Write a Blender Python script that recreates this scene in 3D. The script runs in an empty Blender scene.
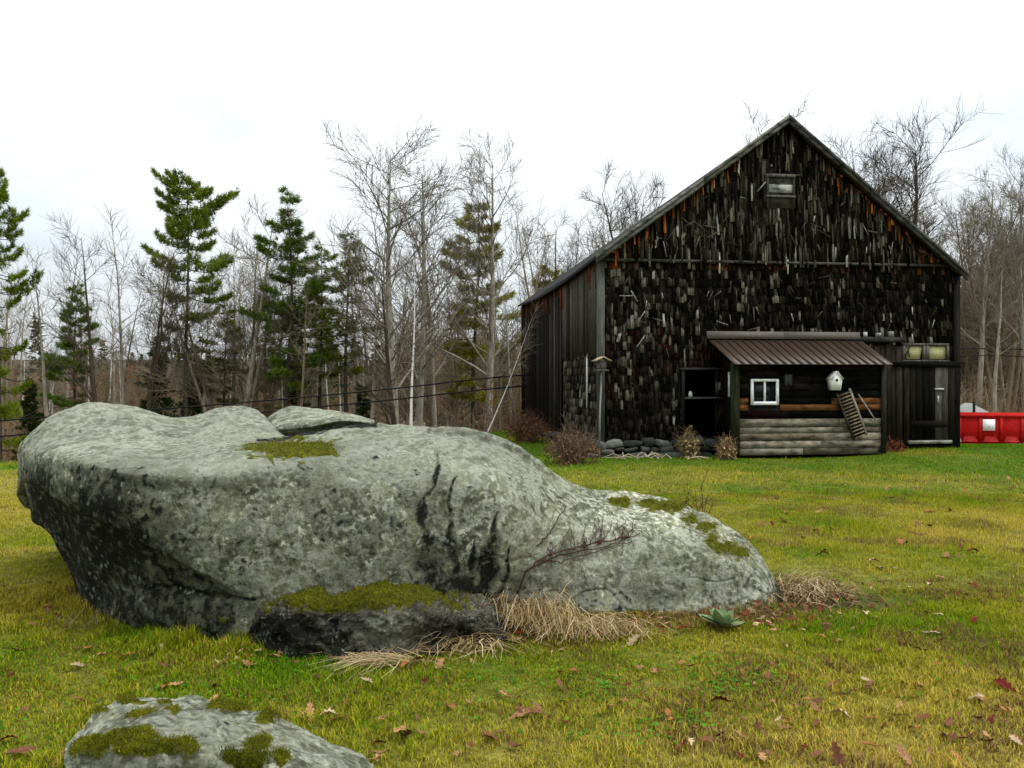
import bpy, math, random
import numpy as np
from mathutils import Vector
from mathutils.bvhtree import BVHTree

random.seed(7)
RNG = np.random.default_rng(11)
SC = bpy.context.scene
COL = SC.collection
F, CX, HY, CAMZ = 796.4, 512.0, 378.0, 1.65      # focal length in pixels, centre, horizon row, eye height


# ------------------------------------------------------------------ small helpers
def sstep(t):
    t = np.clip(t, 0.0, 1.0)
    return t * t * (3 - 2 * t)


def P(px, py, d):
    return np.array([(px - CX) / F * d, d, CAMZ - (py - HY) / F * d])


def _hash(ix, iy, iz):
    h = (ix.astype(np.uint32) * np.uint32(374761393) + iy.astype(np.uint32) * np.uint32(668265263)
         + iz.astype(np.uint32) * np.uint32(2246822519))
    h = (h ^ (h >> np.uint32(13))) * np.uint32(1274126177)
    h = (h ^ (h >> np.uint32(16))) * np.uint32(2654435761)
    return ((h ^ (h >> np.uint32(15))) & np.uint32(0xFFFFFF)).astype(np.float64) / 0xFFFFFF


def vnoise(p):
    """value noise, -1..1, p is (n,3)"""
    p = np.asarray(p, float) + 1000.0
    i = np.floor(p).astype(np.int64)
    f = p - i
    f = f * f * f * (f * (f * 6 - 15) + 10)
    r = 0
    for dx in (0, 1):
        for dy in (0, 1):
            for dz in (0, 1):
                w = (f[:, 0] if dx else 1 - f[:, 0]) * (f[:, 1] if dy else 1 - f[:, 1]) * (f[:, 2] if dz else 1 - f[:, 2])
                r = r + w * _hash(i[:, 0] + dx, i[:, 1] + dy, i[:, 2] + dz)
    return r * 2 - 1


def fbm(p, o=4, g=.5):
    p = np.asarray(p, float)
    r, a, s = 0, 1.0, 0
    for k in range(o):
        r = r + a * vnoise(p * (2.03 ** k) + 17.3 * k)
        s += a
        a *= g
    return r / s


class MB:
    """collects geometry for ONE mesh object"""
    def __init__(self):
        self.V, self.C, self.Fa, self.n = [], [], [], 0

    def add(self, v, faces, col=(1, 1, 1)):
        v = np.asarray(v, float).reshape(-1, 3)
        c = np.asarray(col, float)
        if c.ndim == 1:
            c = np.tile(c, (len(v), 1))
        self.V.append(v)
        self.C.append(c)
        for fa in (faces if isinstance(faces, list) else [faces]):
            fa = np.asarray(fa, np.int64)
            if fa.size:
                self.Fa.append(fa + self.n)
        self.n += len(v)

    BOXF = np.array([[0, 3, 2, 1], [4, 5, 6, 7], [0, 1, 5, 4], [1, 2, 6, 5], [2, 3, 7, 6], [3, 0, 4, 7]])

    def box(self, lo, hi, col=(1, 1, 1)):
        x0, y0, z0 = lo
        x1, y1, z1 = hi
        self.add([[x0, y0, z0], [x1, y0, z0], [x1, y1, z0], [x0, y1, z0], [x0, y0, z1], [x1, y0, z1], [x1, y1, z1], [x0, y1, z1]],
                 self.BOXF, col)

    def hexa(self, eight, col=(1, 1, 1)):
        self.add(eight, self.BOXF, col)

    def beam(self, p0, p1, w, h, col=(1, 1, 1), up=(0, 0, 1)):
        p0, p1, up = np.array(p0, float), np.array(p1, float), np.array(up, float)
        d = p1 - p0
        d /= np.linalg.norm(d)
        s = np.cross(d, up)
        if np.linalg.norm(s) < 1e-6:
            s = np.cross(d, [1, 0, 0])
        s /= np.linalg.norm(s)
        t = np.cross(s, d)
        o = [s * -w / 2 - t * h / 2, s * w / 2 - t * h / 2, s * w / 2 + t * h / 2, s * -w / 2 + t * h / 2]
        self.add([p0 + q for q in o] + [p1 + q for q in o], self.BOXF, col)

    def tube(self, pts, rad, sides=4, col=(1, 1, 1), cap=False):
        pts = np.asarray(pts, float)
        n = len(pts)
        rad = np.broadcast_to(np.asarray(rad, float), (n,))
        t = np.gradient(pts, axis=0)
        t /= np.linalg.norm(t, axis=1, keepdims=True) + 1e-9
        ref = np.array([0, 0, 1.0]) if abs(t[0, 2]) < .9 else np.array([1.0, 0, 0])
        a = np.cross(t, ref)
        a /= np.linalg.norm(a, axis=1, keepdims=True) + 1e-9
        b = np.cross(t, a)
        ang = np.arange(sides) * (2 * math.pi / sides)
        v = (pts[:, None, :] + rad[:, None, None] * (np.cos(ang)[None, :, None] * a[:, None, :] + np.sin(ang)[None, :, None] * b[:, None, :])).reshape(-1, 3)
        i = np.arange(n - 1)[:, None] * sides
        k = np.arange(sides)[None, :]
        k2 = (k + 1) % sides
        fa = np.stack([i + k, i + k2, i + sides + k2, i + sides + k], -1).reshape(-1, 4)
        c = np.asarray(col, float)
        if c.ndim == 2 and len(c) == n:
            c = np.repeat(c, sides, axis=0)
        fl = [fa]
        if cap:
            fl += [np.array([list(range(sides))[::-1]]), np.array([[(n - 1) * sides + q for q in range(sides)]])]
        self.add(v, fl, c)

    def build(self, name, mat, parent=None, smooth=False, origin=None):
        V = np.concatenate(self.V)
        C = np.concatenate(self.C)
        if origin is not None:
            V = V - np.asarray(origin)
        me = bpy.data.meshes.new(name)
        me.vertices.add(len(V))
        me.vertices.foreach_set('co', V.astype(np.float32).ravel())
        sizes = np.concatenate([np.full(len(f), f.shape[1]) for f in self.Fa])
        loops = np.concatenate([f.ravel() for f in self.Fa])
        me.loops.add(len(loops))
        me.loops.foreach_set('vertex_index', loops.astype(np.int32))
        me.polygons.add(len(sizes))
        st = np.concatenate([[0], np.cumsum(sizes)[:-1]])
        me.polygons.foreach_set('loop_start', st.astype(np.int32))
        me.polygons.foreach_set('loop_total', sizes.astype(np.int32))
        if smooth:
            me.polygons.foreach_set('use_smooth', np.ones(len(sizes), bool))
        at = me.attributes.new('tint', 'FLOAT_COLOR', 'POINT')
        at.data.foreach_set('color', np.concatenate([C, np.ones((len(C), 1))], 1).astype(np.float32).ravel())
        me.update(calc_edges=True)
        me.validate()
        o = bpy.data.objects.new(name, me)
        COL.objects.link(o)
        me.materials.append(mat)
        if parent:
            o.parent = parent
        if origin is not None and not parent:
            o.location = origin
        return o


def tag(o, label=None, cat=None, group=None, kind=None):
    if label:
        o['label'] = label
    if cat:
        o['category'] = cat
    if group:
        o['group'] = group
    if kind:
        o['kind'] = kind
    return o


def empty(name, loc=(0, 0, 0), rz=0.0):
    o = bpy.data.objects.new(name, None)
    COL.objects.link(o)
    o.location = loc
    o.rotation_euler = (0, 0, rz)
    o.empty_display_size = .2
    return o


def copy_tree(o, parent=None):
    c = o.copy()
    COL.objects.link(c)
    c.parent = parent
    for ch in [q for q in o.children]:
        copy_tree(ch, c)
    return c


# ------------------------------------------------------------------ materials
class NT:
    def __init__(self, name):
        self.m = bpy.data.materials.new(name)
        self.m.use_nodes = True
        self.t = self.m.node_tree
        self.b = self.t.nodes['Principled BSDF']
        self.out = self.t.nodes['Material Output']

    def n(self, typ, **kw):
        x = self.t.nodes.new(typ)
        for k, v in kw.items():
            if k.startswith('i_'):
                x.inputs[k[2:].replace('_', ' ')].default_value = v
            else:
                setattr(x, k, v)
        return x

    def l(self, a, b):
        self.t.links.new(a, b)

    def coord(self, scale=(1, 1, 1)):
        tc = self.n('ShaderNodeTexCoord')
        mp = self.n('ShaderNodeMapping')
        mp.inputs['Scale'].default_value = scale
        self.l(tc.outputs['Object'], mp.inputs['Vector'])
        return mp.outputs['Vector']

    def noise(self, vec, scale, detail=6, rough=.6, dist=0.0):
        x = self.n('ShaderNodeTexNoise')
        x.inputs['Scale'].default_value = scale
        x.inputs['Detail'].default_value = detail
        x.inputs['Roughness'].default_value = rough
        x.inputs['Distortion'].default_value = dist
        self.l(vec, x.inputs['Vector'])
        return x.outputs['Fac']

    def ramp(self, fac, stops, interp='LINEAR'):
        x = self.n('ShaderNodeValToRGB')
        r = x.color_ramp
        r.interpolation = interp
        while len(r.elements) < len(stops):
            r.elements.new(.5)
        for e, (p, c) in zip(r.elements, stops):
            e.position = p
            e.color = (*c, 1) if not isinstance(c, (int, float)) else (c, c, c, 1)
        self.l(fac, x.inputs['Fac'])
        return x.outputs['Color']

    def mix(self, fac, a, b, mode='MIX'):
        x = self.n('ShaderNodeMix', data_type='RGBA', blend_type=mode)
        for isf, sock, v in ((1, x.inputs['Factor'], fac), (0, x.inputs[6], a), (0, x.inputs[7], b)):
            if hasattr(v, 'links') or hasattr(v, 'is_linked'):
                self.l(v, sock)
            elif isinstance(v, (int, float)):
                sock.default_value = v if isf else (v, v, v, 1)
            else:
                sock.default_value = (*v, 1)
        return x.outputs[2]

    def math(self, op, a, b=0.0):
        x = self.n('ShaderNodeMath', operation=op)
        for s, v in zip(x.inputs, (a, b)):
            if isinstance(v, (int, float)):
                s.default_value = v
            else:
                self.l(v, s)
        return x.outputs[0]

    def tint(self, name='tint'):
        x = self.n('ShaderNodeAttribute', attribute_name=name)
        return x

    def base(self, c, rough=.85, spec=.25):
        if isinstance(c, tuple):
            self.b.inputs['Base Color'].default_value = (*c, 1)
        else:
            self.l(c, self.b.inputs['Base Color'])
        self.b.inputs['Roughness'].default_value = rough
        self.b.inputs['Specular IOR Level'].default_value = spec

    def bump(self, h, dist=.01, strength=1.0):
        x = self.n('ShaderNodeBump')
        x.inputs['Distance'].default_value = dist
        x.inputs['Strength'].default_value = strength
        self.l(h, x.inputs['Height'])
        self.l(x.outputs['Normal'], self.b.inputs['Normal'])


def m_tinted(name, scale=8.0, lo=.55, hi=1.35, rough=.95, spec=.05, stretch=(1, 1, 1), bump=0.0, metal=0.0, detail=6):
    k = NT(name)
    v = k.coord(stretch)
    nz = k.noise(v, scale, detail)
    r = k.ramp(nz, [(.3, lo), (.7, hi)])
    c = k.mix(1.0, k.tint().outputs['Color'], r, 'MULTIPLY')
    k.base(c, rough, spec)
    k.b.inputs['Metallic'].default_value = metal
    if bump:
        k.bump(nz, bump)
    return k.m


def m_leafy(name, rough=.7, transl=.25):
    """tinted blades and needles that let some light through"""
    k = NT(name)
    col = k.tint().outputs['Color']
    k.base(col, .9, .04)
    tr = k.n('ShaderNodeBsdfTranslucent')
    k.l(col, tr.inputs['Color'])
    mx = k.n('ShaderNodeMixShader')
    mx.inputs[0].default_value = transl
    k.l(k.b.outputs[0], mx.inputs[1])
    k.l(tr.outputs[0], mx.inputs[2])
    k.l(mx.outputs[0], k.out.inputs['Surface'])
    return k.m


def m_rock(name, light=(.295, .305, .235), mid=(.122, .126, .078), s=1.0):
    """granite with crusts of pale lichen; tint.r = black stains and painted shade, tint.g = moss, tint.b = pale bare rock"""
    k = NT(name)
    v = k.coord()
    att = k.tint()
    sep = k.n('ShaderNodeSeparateColor')
    k.l(att.outputs['Color'], sep.inputs['Color'])
    st, mo, pa = sep.outputs[0], sep.outputs[1], sep.outputs[2]
    n1 = k.noise(v, 1.5 * s, 8, .62, .6)
    n2 = k.noise(v, 10 * s, 6, .55, .6)
    n3 = k.noise(v, 42 * s, 6, .75)
    n4 = k.noise(v, 4.4 * s, 8, .66, .7)
    n5 = k.noise(v, 21 * s, 8, .68, .35)
    vor = k.n('ShaderNodeTexVoronoi', feature='F1')
    vor.inputs['Scale'].default_value = 19 * s
    wv = k.n('ShaderNodeMix', data_type='VECTOR')
    wv.inputs[0].default_value = .05
    nn_ = k.n('ShaderNodeTexNoise')
    nn_.inputs['Scale'].default_value = 14 * s
    k.l(v, nn_.inputs['Vector'])
    k.l(v, wv.inputs[4])
    k.l(nn_.outputs['Color'], wv.inputs[5])
    k.l(wv.outputs[1], vor.inputs['Vector'])
    base = k.mix(k.ramp(n1, [(.33, 0.0), (.66, 1.0)]), mid, tuple(np.array(mid) * 1.55))
    base = k.mix(k.math('MULTIPLY', k.ramp(n4, [(.45, 0.0), (.62, 1.0)]), .65), base, tuple(np.array(mid) * .55))
    base = k.mix(k.math('MULTIPLY', k.ramp(n2, [(.48, 0.0), (.58, 1.0)]), .85), base, light)
    # crusts of pale lichen, in colonies
    col_ = k.ramp(k.noise(v, 2.4 * s, 7, .65, .5), [(.40, 0.0), (.56, 1.0)])
    sp = k.math('MULTIPLY', k.ramp(k.math('ADD', vor.outputs['Distance'], k.math('MULTIPLY', k.math('SUBTRACT', n4, .5), .9)), [(.28, 1.0), (.42, 0.0)]), k.ramp(n5, [(.38, 0.0), (.50, .95)]))
    base = k.mix(k.math('MULTIPLY', k.math('MULTIPLY', sp, .45), k.math('MULTIPLY', col_, k.math('SUBTRACT', 1.0, pa))), base, tuple(np.array(light) * 1.2))
    fl = k.math('MULTIPLY', k.ramp(n5, [(.535, 0.0), (.575, .9)]), k.math('MULTIPLY', k.ramp(k.noise(v, 2.1 * s, 8, .7, .6), [(.42, .05), (.56, 1.0)]), k.math('SUBTRACT', 1.0, k.math('MULTIPLY', pa, .7))))
    base = k.mix(fl, base, tuple(np.array(light) * 1.35))
    # dark lichen freckles and pits between them
    dk = k.math('MULTIPLY', k.ramp(n5, [(.39, 1.0), (.52, 0.0)]), k.ramp(n4, [(.36, .12), (.56, 1.0)]))
    dk = k.math('MULTIPLY', dk, k.math('SUBTRACT', 1.0, k.math('MULTIPLY', pa, .8)))
    base = k.mix(k.math('MULTIPLY', dk, .8), base, (.026, .027, .019))
    base = k.mix(1.0, base, k.ramp(k.noise(v, .9 * s, 5, .6, 1.0), [(.32, .58), (.68, 1.3)]), 'MULTIPLY')
    gr = k.ramp(n3, [(.3, .62), (.7, 1.35)])
    base = k.mix(1.0, base, gr, 'MULTIPLY')
    base = k.mix(k.math('MULTIPLY', pa, k.ramp(n2, [(.3, .35), (.6, .9)])), base, (.275, .292, .230))
    # stains and painted shade: edges broken up by the rock's own grain
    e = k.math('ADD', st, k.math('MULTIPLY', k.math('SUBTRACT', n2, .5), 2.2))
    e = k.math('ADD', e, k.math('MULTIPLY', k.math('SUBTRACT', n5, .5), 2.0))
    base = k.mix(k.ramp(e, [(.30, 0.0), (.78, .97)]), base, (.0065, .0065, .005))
    base = k.mix(k.math('MULTIPLY', k.math('MULTIPLY', sp, k.ramp(n4, [(.48, 0.0), (.60, .8)])), k.math('SUBTRACT', 1.0, mo)), base, (.22, .235, .20))
    em = k.math('ADD', mo, k.math('MULTIPLY', k.math('SUBTRACT', n2, .5), 2.0))
    mc = k.ramp(k.noise(v, 30 * s, 5), [(.3, (.018, .022, .003)), (.55, (.075, .078, .006)), (.75, (.16, .145, .012))])
    base = k.mix(k.ramp(em, [(.42, 0.0), (.58, 1.0)]), base, mc)
    k.base(base, .95, .06)
    h = k.math('ADD', k.math('MULTIPLY', n2, .6), k.math('MULTIPLY', n3, .5))
    k.bump(h, .03, 1.0)
    return k.m


M = {}
M['bark'] = m_tinted('bark', 3, .5, 1.5, stretch=(4, 4, .6), bump=.02)
M['twig'] = m_tinted('twig_bark', 2, .7, 1.3)
kb = NT('birch_bark')
_v = kb.coord((3, 3, 14))
kb.base(kb.mix(kb.ramp(kb.noise(_v, 1.2, 5), [(.56, 0.0), (.64, 1.0)]), kb.tint().outputs['Color'], (.05, .045, .04)), .8)
M['birch'] = kb.m
M['needle'] = m_leafy('pine_needles', .6, .2)
M['grassblade'] = m_leafy('grass_blades', .65, .3)
M['dryleaf'] = m_tinted('dry_leaf', 14, .65, 1.3, rough=.75)
M['shingle'] = m_tinted('weathered_shingle', 5, .25, 1.9, stretch=(7, 7, .8), bump=.006)
M['board'] = m_tinted('weathered_board', 5, .4, 1.6, stretch=(5, 5, .5), bump=.004)
M['hboard'] = m_tinted('weathered_clapboard', 5, .12, 1.75, stretch=(.7, 5, 1.7), bump=.004)
M['stone'] = m_tinted('fieldstone', 7, .5, 1.45, bump=.02)
M['metalroof'] = m_tinted('brown_sheet_metal', 2.5, .75, 1.2, rough=.45, spec=.4, stretch=(1, 1, 1))
M['paint'] = m_tinted('chipped_paint', 12, .8, 1.1, rough=.6)
M['redpaint'] = m_tinted('red_steel_paint', 4, .7, 1.15, rough=.65, spec=.12)
M['wire'] = m_tinted('black_cable', 5, .9, 1.1, rough=.6)
kg = NT('dark_window_glass')
kg.base((.006, .006, .007), .1, .2)
M['glass'] = kg.m
M['cloud'] = None
M['rock'] = m_rock('lichen_granite')
M['rockd'] = m_rock('mossy_granite', (.16, .155, .12), (.055, .052, .036), 1.8)


# ------------------------------------------------------------------ ground
def gz(x, y):
    x, y = np.asarray(x, float), np.asarray(y, float)
    e = 16.5 + 14.5 * sstep((x + 5) / 7)
    t = y - e
    z = -.0115 * np.clip(y - 4, 0, 16) + .14 * sstep((x - 3) / 7) * sstep((y - 13) / 6)
    w = sstep((x - 6) / 5)
    dl = 3.2 * sstep(t / 15)
    dr = .074 * np.clip(y - 19, 0, 14) + 1.6 * sstep((y - 34) / 20)
    z = z - (dl * (1 - w) + dr * w)
    z = z + 6 * sstep((y - 60) / 330) + 28 * sstep((y - 420) / 900)
    q = np.stack([x * .45, y * .45, 0 * x], -1).reshape(-1, 3)
    z = z + .03 * vnoise(q).reshape(x.shape) * sstep((y + 3) / 6)
    return z


def lawn_mask(x, y):
    e = 16.5 + 14.5 * sstep((x + 5) / 7)
    e = e + (29 - e) * sstep((x - 6) / 5)
    q = np.stack([x * .6, y * .6, 0 * x], -1).reshape(-1, 3)
    return 1 - sstep((y - e - .3 + .5 * vnoise(q).reshape(np.shape(x))) / 1.2)


def lawn_colour(x, y, rnd=0):
    """green to straw, in patches; n = 0 green .. 1 straw"""
    q = np.stack([x, y, 0 * x], -1)
    a = fbm(q * .33 + 5, 3) * 1.1
    b = fbm(q * 1.7 + 40, 3) * .75
    right = sstep((x + 1.0) / 4) * (1 - sstep((y - 9) / 7)) * .34
    far = sstep((y - 12.5) / 4) * 1.25
    near = (1 - sstep((y - 3.2) / 1.6)) * .25
    boul = -.34 * (1 - sstep((np.abs(y - 5.0)) / 1.3)) * (1 - sstep((x + .2) / 1.2))
    leftyel = .25 * (1 - sstep((x + 7) / 3)) * sstep((y - 6) / 3)
    n = .40 + a * .65 + b * .55 + right - far * .42 + near + boul + leftyel + rnd
    return np.clip(n, 0, 1)


def nonuni(lo, hi, fine_lo, fine_hi, fine, grow):
    a = list(np.arange(fine_lo, fine_hi, fine))
    s, v = fine, a[-1]
    while v < hi:
        s *= grow
        v += s
        a.append(v)
    s, v = fine, a[0]
    b = []
    while v > lo:
        s *= grow
        v -= s
        b.append(v)
    return np.array(b[::-1] + a)


xs = nonuni(-2500, 2500, -16, 20, .16, 1.13)
ys = nonuni(-400, 3000, -1, 30, .16, 1.13)
gx, gy = np.meshgrid(xs, ys)
gv = np.stack([gx, gy, gz(gx, gy)], -1).reshape(-1, 3)
nx, ny = len(xs), len(ys)
ii = np.arange(ny - 1)[:, None] * nx + np.arange(nx - 1)[None, :]
gf = np.stack([ii, ii + 1, ii + nx + 1, ii + nx], -1).reshape(-1, 4)
n_ = lawn_colour(gv[:, 0], gv[:, 1])[:, None]
lm = lawn_mask(gv[:, 0], gv[:, 1])[:, None]
gc = (np.array([.055, .090, .008]) * (1 - n_) + np.array([.17, .14, .030]) * n_) * lm + np.array([.19, .13, .075]) * (1 - lm)
fw_ = sstep((gv[:, 1] - 70) / 60)[:, None]
gc = gc * (1 - fw_) + np.array([.060, .056, .044]) * fw_
dirt = np.exp(-(((gv[:, 0] - 2.3) / .62) ** 2 + ((gv[:, 1] - 5.95) / .45) ** 2))[:, None]
gc = gc * (1 - .9 * dirt) + np.array([.035, .022, .013]) * .9 * dirt
mb = MB()
mb.add(gv, gf, gc)
M['ground'] = m_tinted('turf_soil', 9, .45, 1.55, bump=.03, detail=10)
g = mb.build('ground', M['ground'], smooth=True)
tag(g, 'mown autumn lawn falling away to leaf-strewn woodland floor', 'ground', kind='structure')


# ------------------------------------------------------------------ boulders
def puff(V, N, mask, amp):
    k = sstep((mask + .25 * fbm(V * 14, 3) - .45) / .3)
    return V + N * (k * amp * (1 + .7 * vnoise(V * 45)))[:, None]


def moss_fur(V, N, mask, n, ln_, seed, name, parent, origin):
    R = np.random.default_rng(seed)
    k = sstep((mask + .3 * fbm(V * 14, 3) - .42) / .25) * (N[:, 1] < .6)
    ok = np.where(k > .3)[0]
    i = R.choice(ok, n, p=k[ok] / k[ok].sum())
    c = V[i] + R.normal(0, .006, (n, 3))
    d = N[i] * .7 + np.array([0, 0, .5]) + R.normal(0, .45, (n, 3))
    d /= np.linalg.norm(d, axis=1, keepdims=True)
    w = np.cross(d, R.normal(0, 1, (n, 3)))
    w /= np.linalg.norm(w, axis=1, keepdims=True)
    l_ = (ln_ * R.uniform(.5, 1.3, n))[:, None]
    hue = np.clip(.5 + .6 * fbm(c * 9, 2) + R.normal(0, .2, n), 0, 1)[:, None]
    col = (np.array([.045, .060, .004]) * (1 - hue) + np.array([.20, .19, .012]) * hue) * R.uniform(.6, 1.3, (n, 1))
    m = MB()
    m.add(np.stack([c - w * l_ * .22, c + w * l_ * .22, c + d * l_], 1).reshape(-1, 3), np.arange(3 * n).reshape(-1, 3), np.repeat(col, 3, 0))
    return m.build(name, M['grassblade'], parent, origin=origin)


def catmull(a, m, closed=False):
    """a (n,...) -> dense along axis 0, m samples per span"""
    n = len(a)
    out = []
    sp = n if closed else n - 1
    for i in range(sp):
        if closed:
            p0, p1, p2, p3 = a[(i - 1) % n], a[i], a[(i + 1) % n], a[(i + 2) % n]
        else:
            p0, p1, p2, p3 = a[max(i - 1, 0)], a[i], a[i + 1], a[min(i + 2, n - 1)]
        for k in range(m):
            t = k / m
            out.append(.5 * ((2 * p1) + (-p0 + p2) * t + (2 * p0 - 5 * p1 + 4 * p2 - p3) * t * t + (-p0 + 3 * p1 - 3 * p2 + p3) * t ** 3))
    if not closed:
        out.append(a[-1])
    return np.array(out)


def rock_surface(stations, back, step, mrow, rough, extra=None, fq=1.0):
    """stations: (px, top(py,d), edge(py,d), bulge(py,d), foot(py,d)) -> closed skin of the boulder"""
    rows = []
    for px, (t, td), (e, ed), (b, bd), (f, fd) in stations:
        pt = lambda py, d: P(px, py, d)
        lp = lambda a, c, k: a + (c - a) * k
        zt, zf = pt(t, td)[2], pt(f, fd)[2]
        bk = back * (.35 + .65 * min(1, max(0, (zt - zf)) / .9))
        X = lambda d, z: np.array([(px - CX) / F * d, d, z])
        rows.append([X(td + bk, zf - .12), X(td + bk * .85, lp(zf, zt, .55)), pt(t, td), pt(lp(t, e, .48), lp(td, ed, .5)), pt(e, ed),
                     pt(lp(e, b, .42), lp(ed, bd, .78)), pt(b, bd), pt(lp(b, f, .55), lp(bd, fd, .42)), pt(f, fd), X(fd + .2, zf - .15)])
    A = np.array(rows)
    pxs = [s[0] for s in stations]
    # resample stations along px in proportion to their spacing
    dense = []
    for i in range(len(A) - 1):
        m = max(2, int(round((pxs[i + 1] - pxs[i]) / step)))
        p0, p1, p2, p3 = A[max(i - 1, 0)], A[i], A[i + 1], A[min(i + 2, len(A) - 1)]
        h = pxs[i + 1] - pxs[i]
        m1 = (p2 - p0) / max(1, pxs[i + 1] - pxs[max(i - 1, 0)]) * h
        m2 = (p3 - p1) / max(1, pxs[min(i + 2, len(A) - 1)] - pxs[i]) * h
        for k in range(m):
            q = k / m
            dense.append((2 * q ** 3 - 3 * q * q + 1) * p1 + (q ** 3 - 2 * q * q + q) * m1 + (-2 * q ** 3 + 3 * q * q) * p2 + (q ** 3 - q * q) * m2)
    dense.append(A[-1])
    D = np.array(dense)                       # (ns, rows, 3)
    G = catmull(D.transpose(1, 0, 2), mrow, True)   # (nr, ns, 3)
    nr, ns = G.shape[:2]
    V = G.reshape(-1, 3)
    i = np.arange(nr)[:, None] * ns
    i2 = ((np.arange(nr) + 1) % nr)[:, None] * ns
    j = np.arange(ns - 1)[None, :]
    Fq = np.stack([i + j, i + j + 1, i2 + j + 1, i2 + j], -1).reshape(-1, 4)
    du = np.gradient(G, axis=1)
    dv = np.roll(G, -1, 0) - np.roll(G, 1, 0)
    N = np.cross(du, dv).reshape(-1, 3)
    N /= np.linalg.norm(N, axis=1, keepdims=True) + 1e-9
    c = V.mean(0)
    if np.mean(np.sum(N * (V - c), 1)) < 0:
        N = -N
        Fq = Fq[:, ::-1]
    # end caps
    ring0, ring1 = np.arange(nr) * ns, np.arange(nr) * ns + ns - 1
    amp = rough
    disp = amp * (1.0 * fbm(V * 1.7 * fq + 3, 3) + .55 * fbm(V * 5.5 * fq + 9, 3) + .22 * fbm(V * 19 * fq, 3))
    rid = np.abs(fbm(V * np.array([2.2, 2.2, 3.4]) + 30, 3))
    disp -= amp * .35 * np.exp(-(rid / .03) ** 2) * sstep((fbm(V * .9 + 70, 2) + .1) / .5)
    px = CX + V[:, 0] / V[:, 1] * F
    py = HY - (V[:, 2] - CAMZ) / V[:, 1] * F
    front = (np.arange(nr * ns) // ns) / nr > .12
    if extra is not None:
        disp = disp + extra(V, px, py, N, front)
    V = V + N * disp[:, None]
    faces = [Fq]
    Vn = np.concatenate([V, V[ring0].mean(0)[None], V[ring1].mean(0)[None]])
    c0, c1 = len(V), len(V) + 1
    faces.append(np.array([[c0, ring0[(k + 1) % nr], ring0[k]] for k in range(nr)]))
    faces.append(np.array([[c1, ring1[k], ring1[(k + 1) % nr]] for k in range(nr)]))
    px, py = np.append(px, [px[ring0[0]], px[ring1[0]]]), np.append(py, [py[ring0[0]], py[ring1[0]]])
    N = np.concatenate([N, N[:2]])
    return Vn, faces, px, py, N, np.append(front, [False, False])


def seg_dist(px, py, pts):
    """pts: (x, y, halfwidth) polyline; returns closeness 1 at the line .. 0 past its width"""
    r = np.zeros_like(px)
    for (x0, y0, w0), (x1, y1, w1) in zip(pts[:-1], pts[1:]):
        dx, dy = x1 - x0, y1 - y0
        t = np.clip(((px - x0) * dx + (py - y0) * dy) / (dx * dx + dy * dy + 1e-9), 0, 1)
        d = np.hypot(px - x0 - t * dx, py - y0 - t * dy)
        r = np.maximum(r, np.clip(1 - d / (2 * (w0 + t * (w1 - w0))), 0, 1))
    return r


def blob(px, py, cx, cy, rx, ry):
    return np.clip(1.25 - np.sqrt(((px - cx) / rx) ** 2 + ((py - cy) / ry) ** 2) * .75, 0, 1)


big = [
    (19, (449, 6.25), (459, 6.08), (474, 6.02), (492, 6.08)),
    (24, (441, 6.32), (455, 5.96), (480, 5.86), (512, 6.02)),
    (38, (428, 6.45), (452, 5.74), (486, 5.58), (526, 5.9)),
    (58, (415, 6.6), (452, 5.5), (492, 5.34), (566, 5.86)),
    (70, (411, 6.66), (454, 5.42), (497, 5.25), (606, 5.72)),
    (92, (405, 6.75), (458, 5.28), (503, 5.12), (618, 5.56)),
    (130, (408, 6.8), (466, 5.1), (516, 4.97), (627, 5.3)),
    (165, (417, 6.82), (468, 5.02), (528, 4.9), (632, 5.16)),
    (190, (420, 6.9), (467, 5.02), (534, 4.9), (637, 5.06)),
    (225, (408, 7.1), (463, 5.05), (540, 4.92), (641, 5.02)),
    (255, (411, 7.1), (459, 5.12), (540, 4.95), (642, 5.02)),
    (285, (437, 6.5), (455, 5.25), (540, 5.0), (640, 5.05)),
    (330, (434, 6.42), (450, 5.4), (540, 5.06), (636, 5.1)),
    (375, (428, 6.42), (443, 5.65), (540, 5.12), (630, 5.16)),
    (430, (431, 6.2), (441, 5.75), (530, 5.22), (622, 5.28)),
    (480, (435, 6.2), (449, 5.75), (530, 5.28), (618, 5.4)),
    (520, (451, 6.2), (469, 5.8), (540, 5.38), (616, 5.5)),
    (556, (476, 6.3), (492, 5.92), (550, 5.55), (616, 5.56)),
    (578, (487, 6.4), (502, 5.98), (556, 5.6), (614, 5.58)),
    (600, (491, 6.45), (508, 6.02), (562, 5.62), (614, 5.6)),
    (650, (498, 6.5), (520, 6.02), (570, 5.66), (615, 5.6)),
    (690, (509, 6.5), (530, 6.06), (575, 5.7), (617, 5.6)),
    (730, (527, 6.4), (546, 6.02), (583, 5.74), (616, 5.63)),
    (757, (550, 6.25), (566, 6.02), (592, 5.8), (613, 5.7)),
    (772, (575, 6.08), (584, 5.96), (599, 5.84), (611, 5.77)),
    (781, (600, 5.95), (603, 5.92), (606, 5.88), (610, 5.85)),
]
CRACK1 = [(128, 594, 1.6), (170, 596, 2.2), (205, 601, 1.8), (255, 600, 1.2)]
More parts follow.
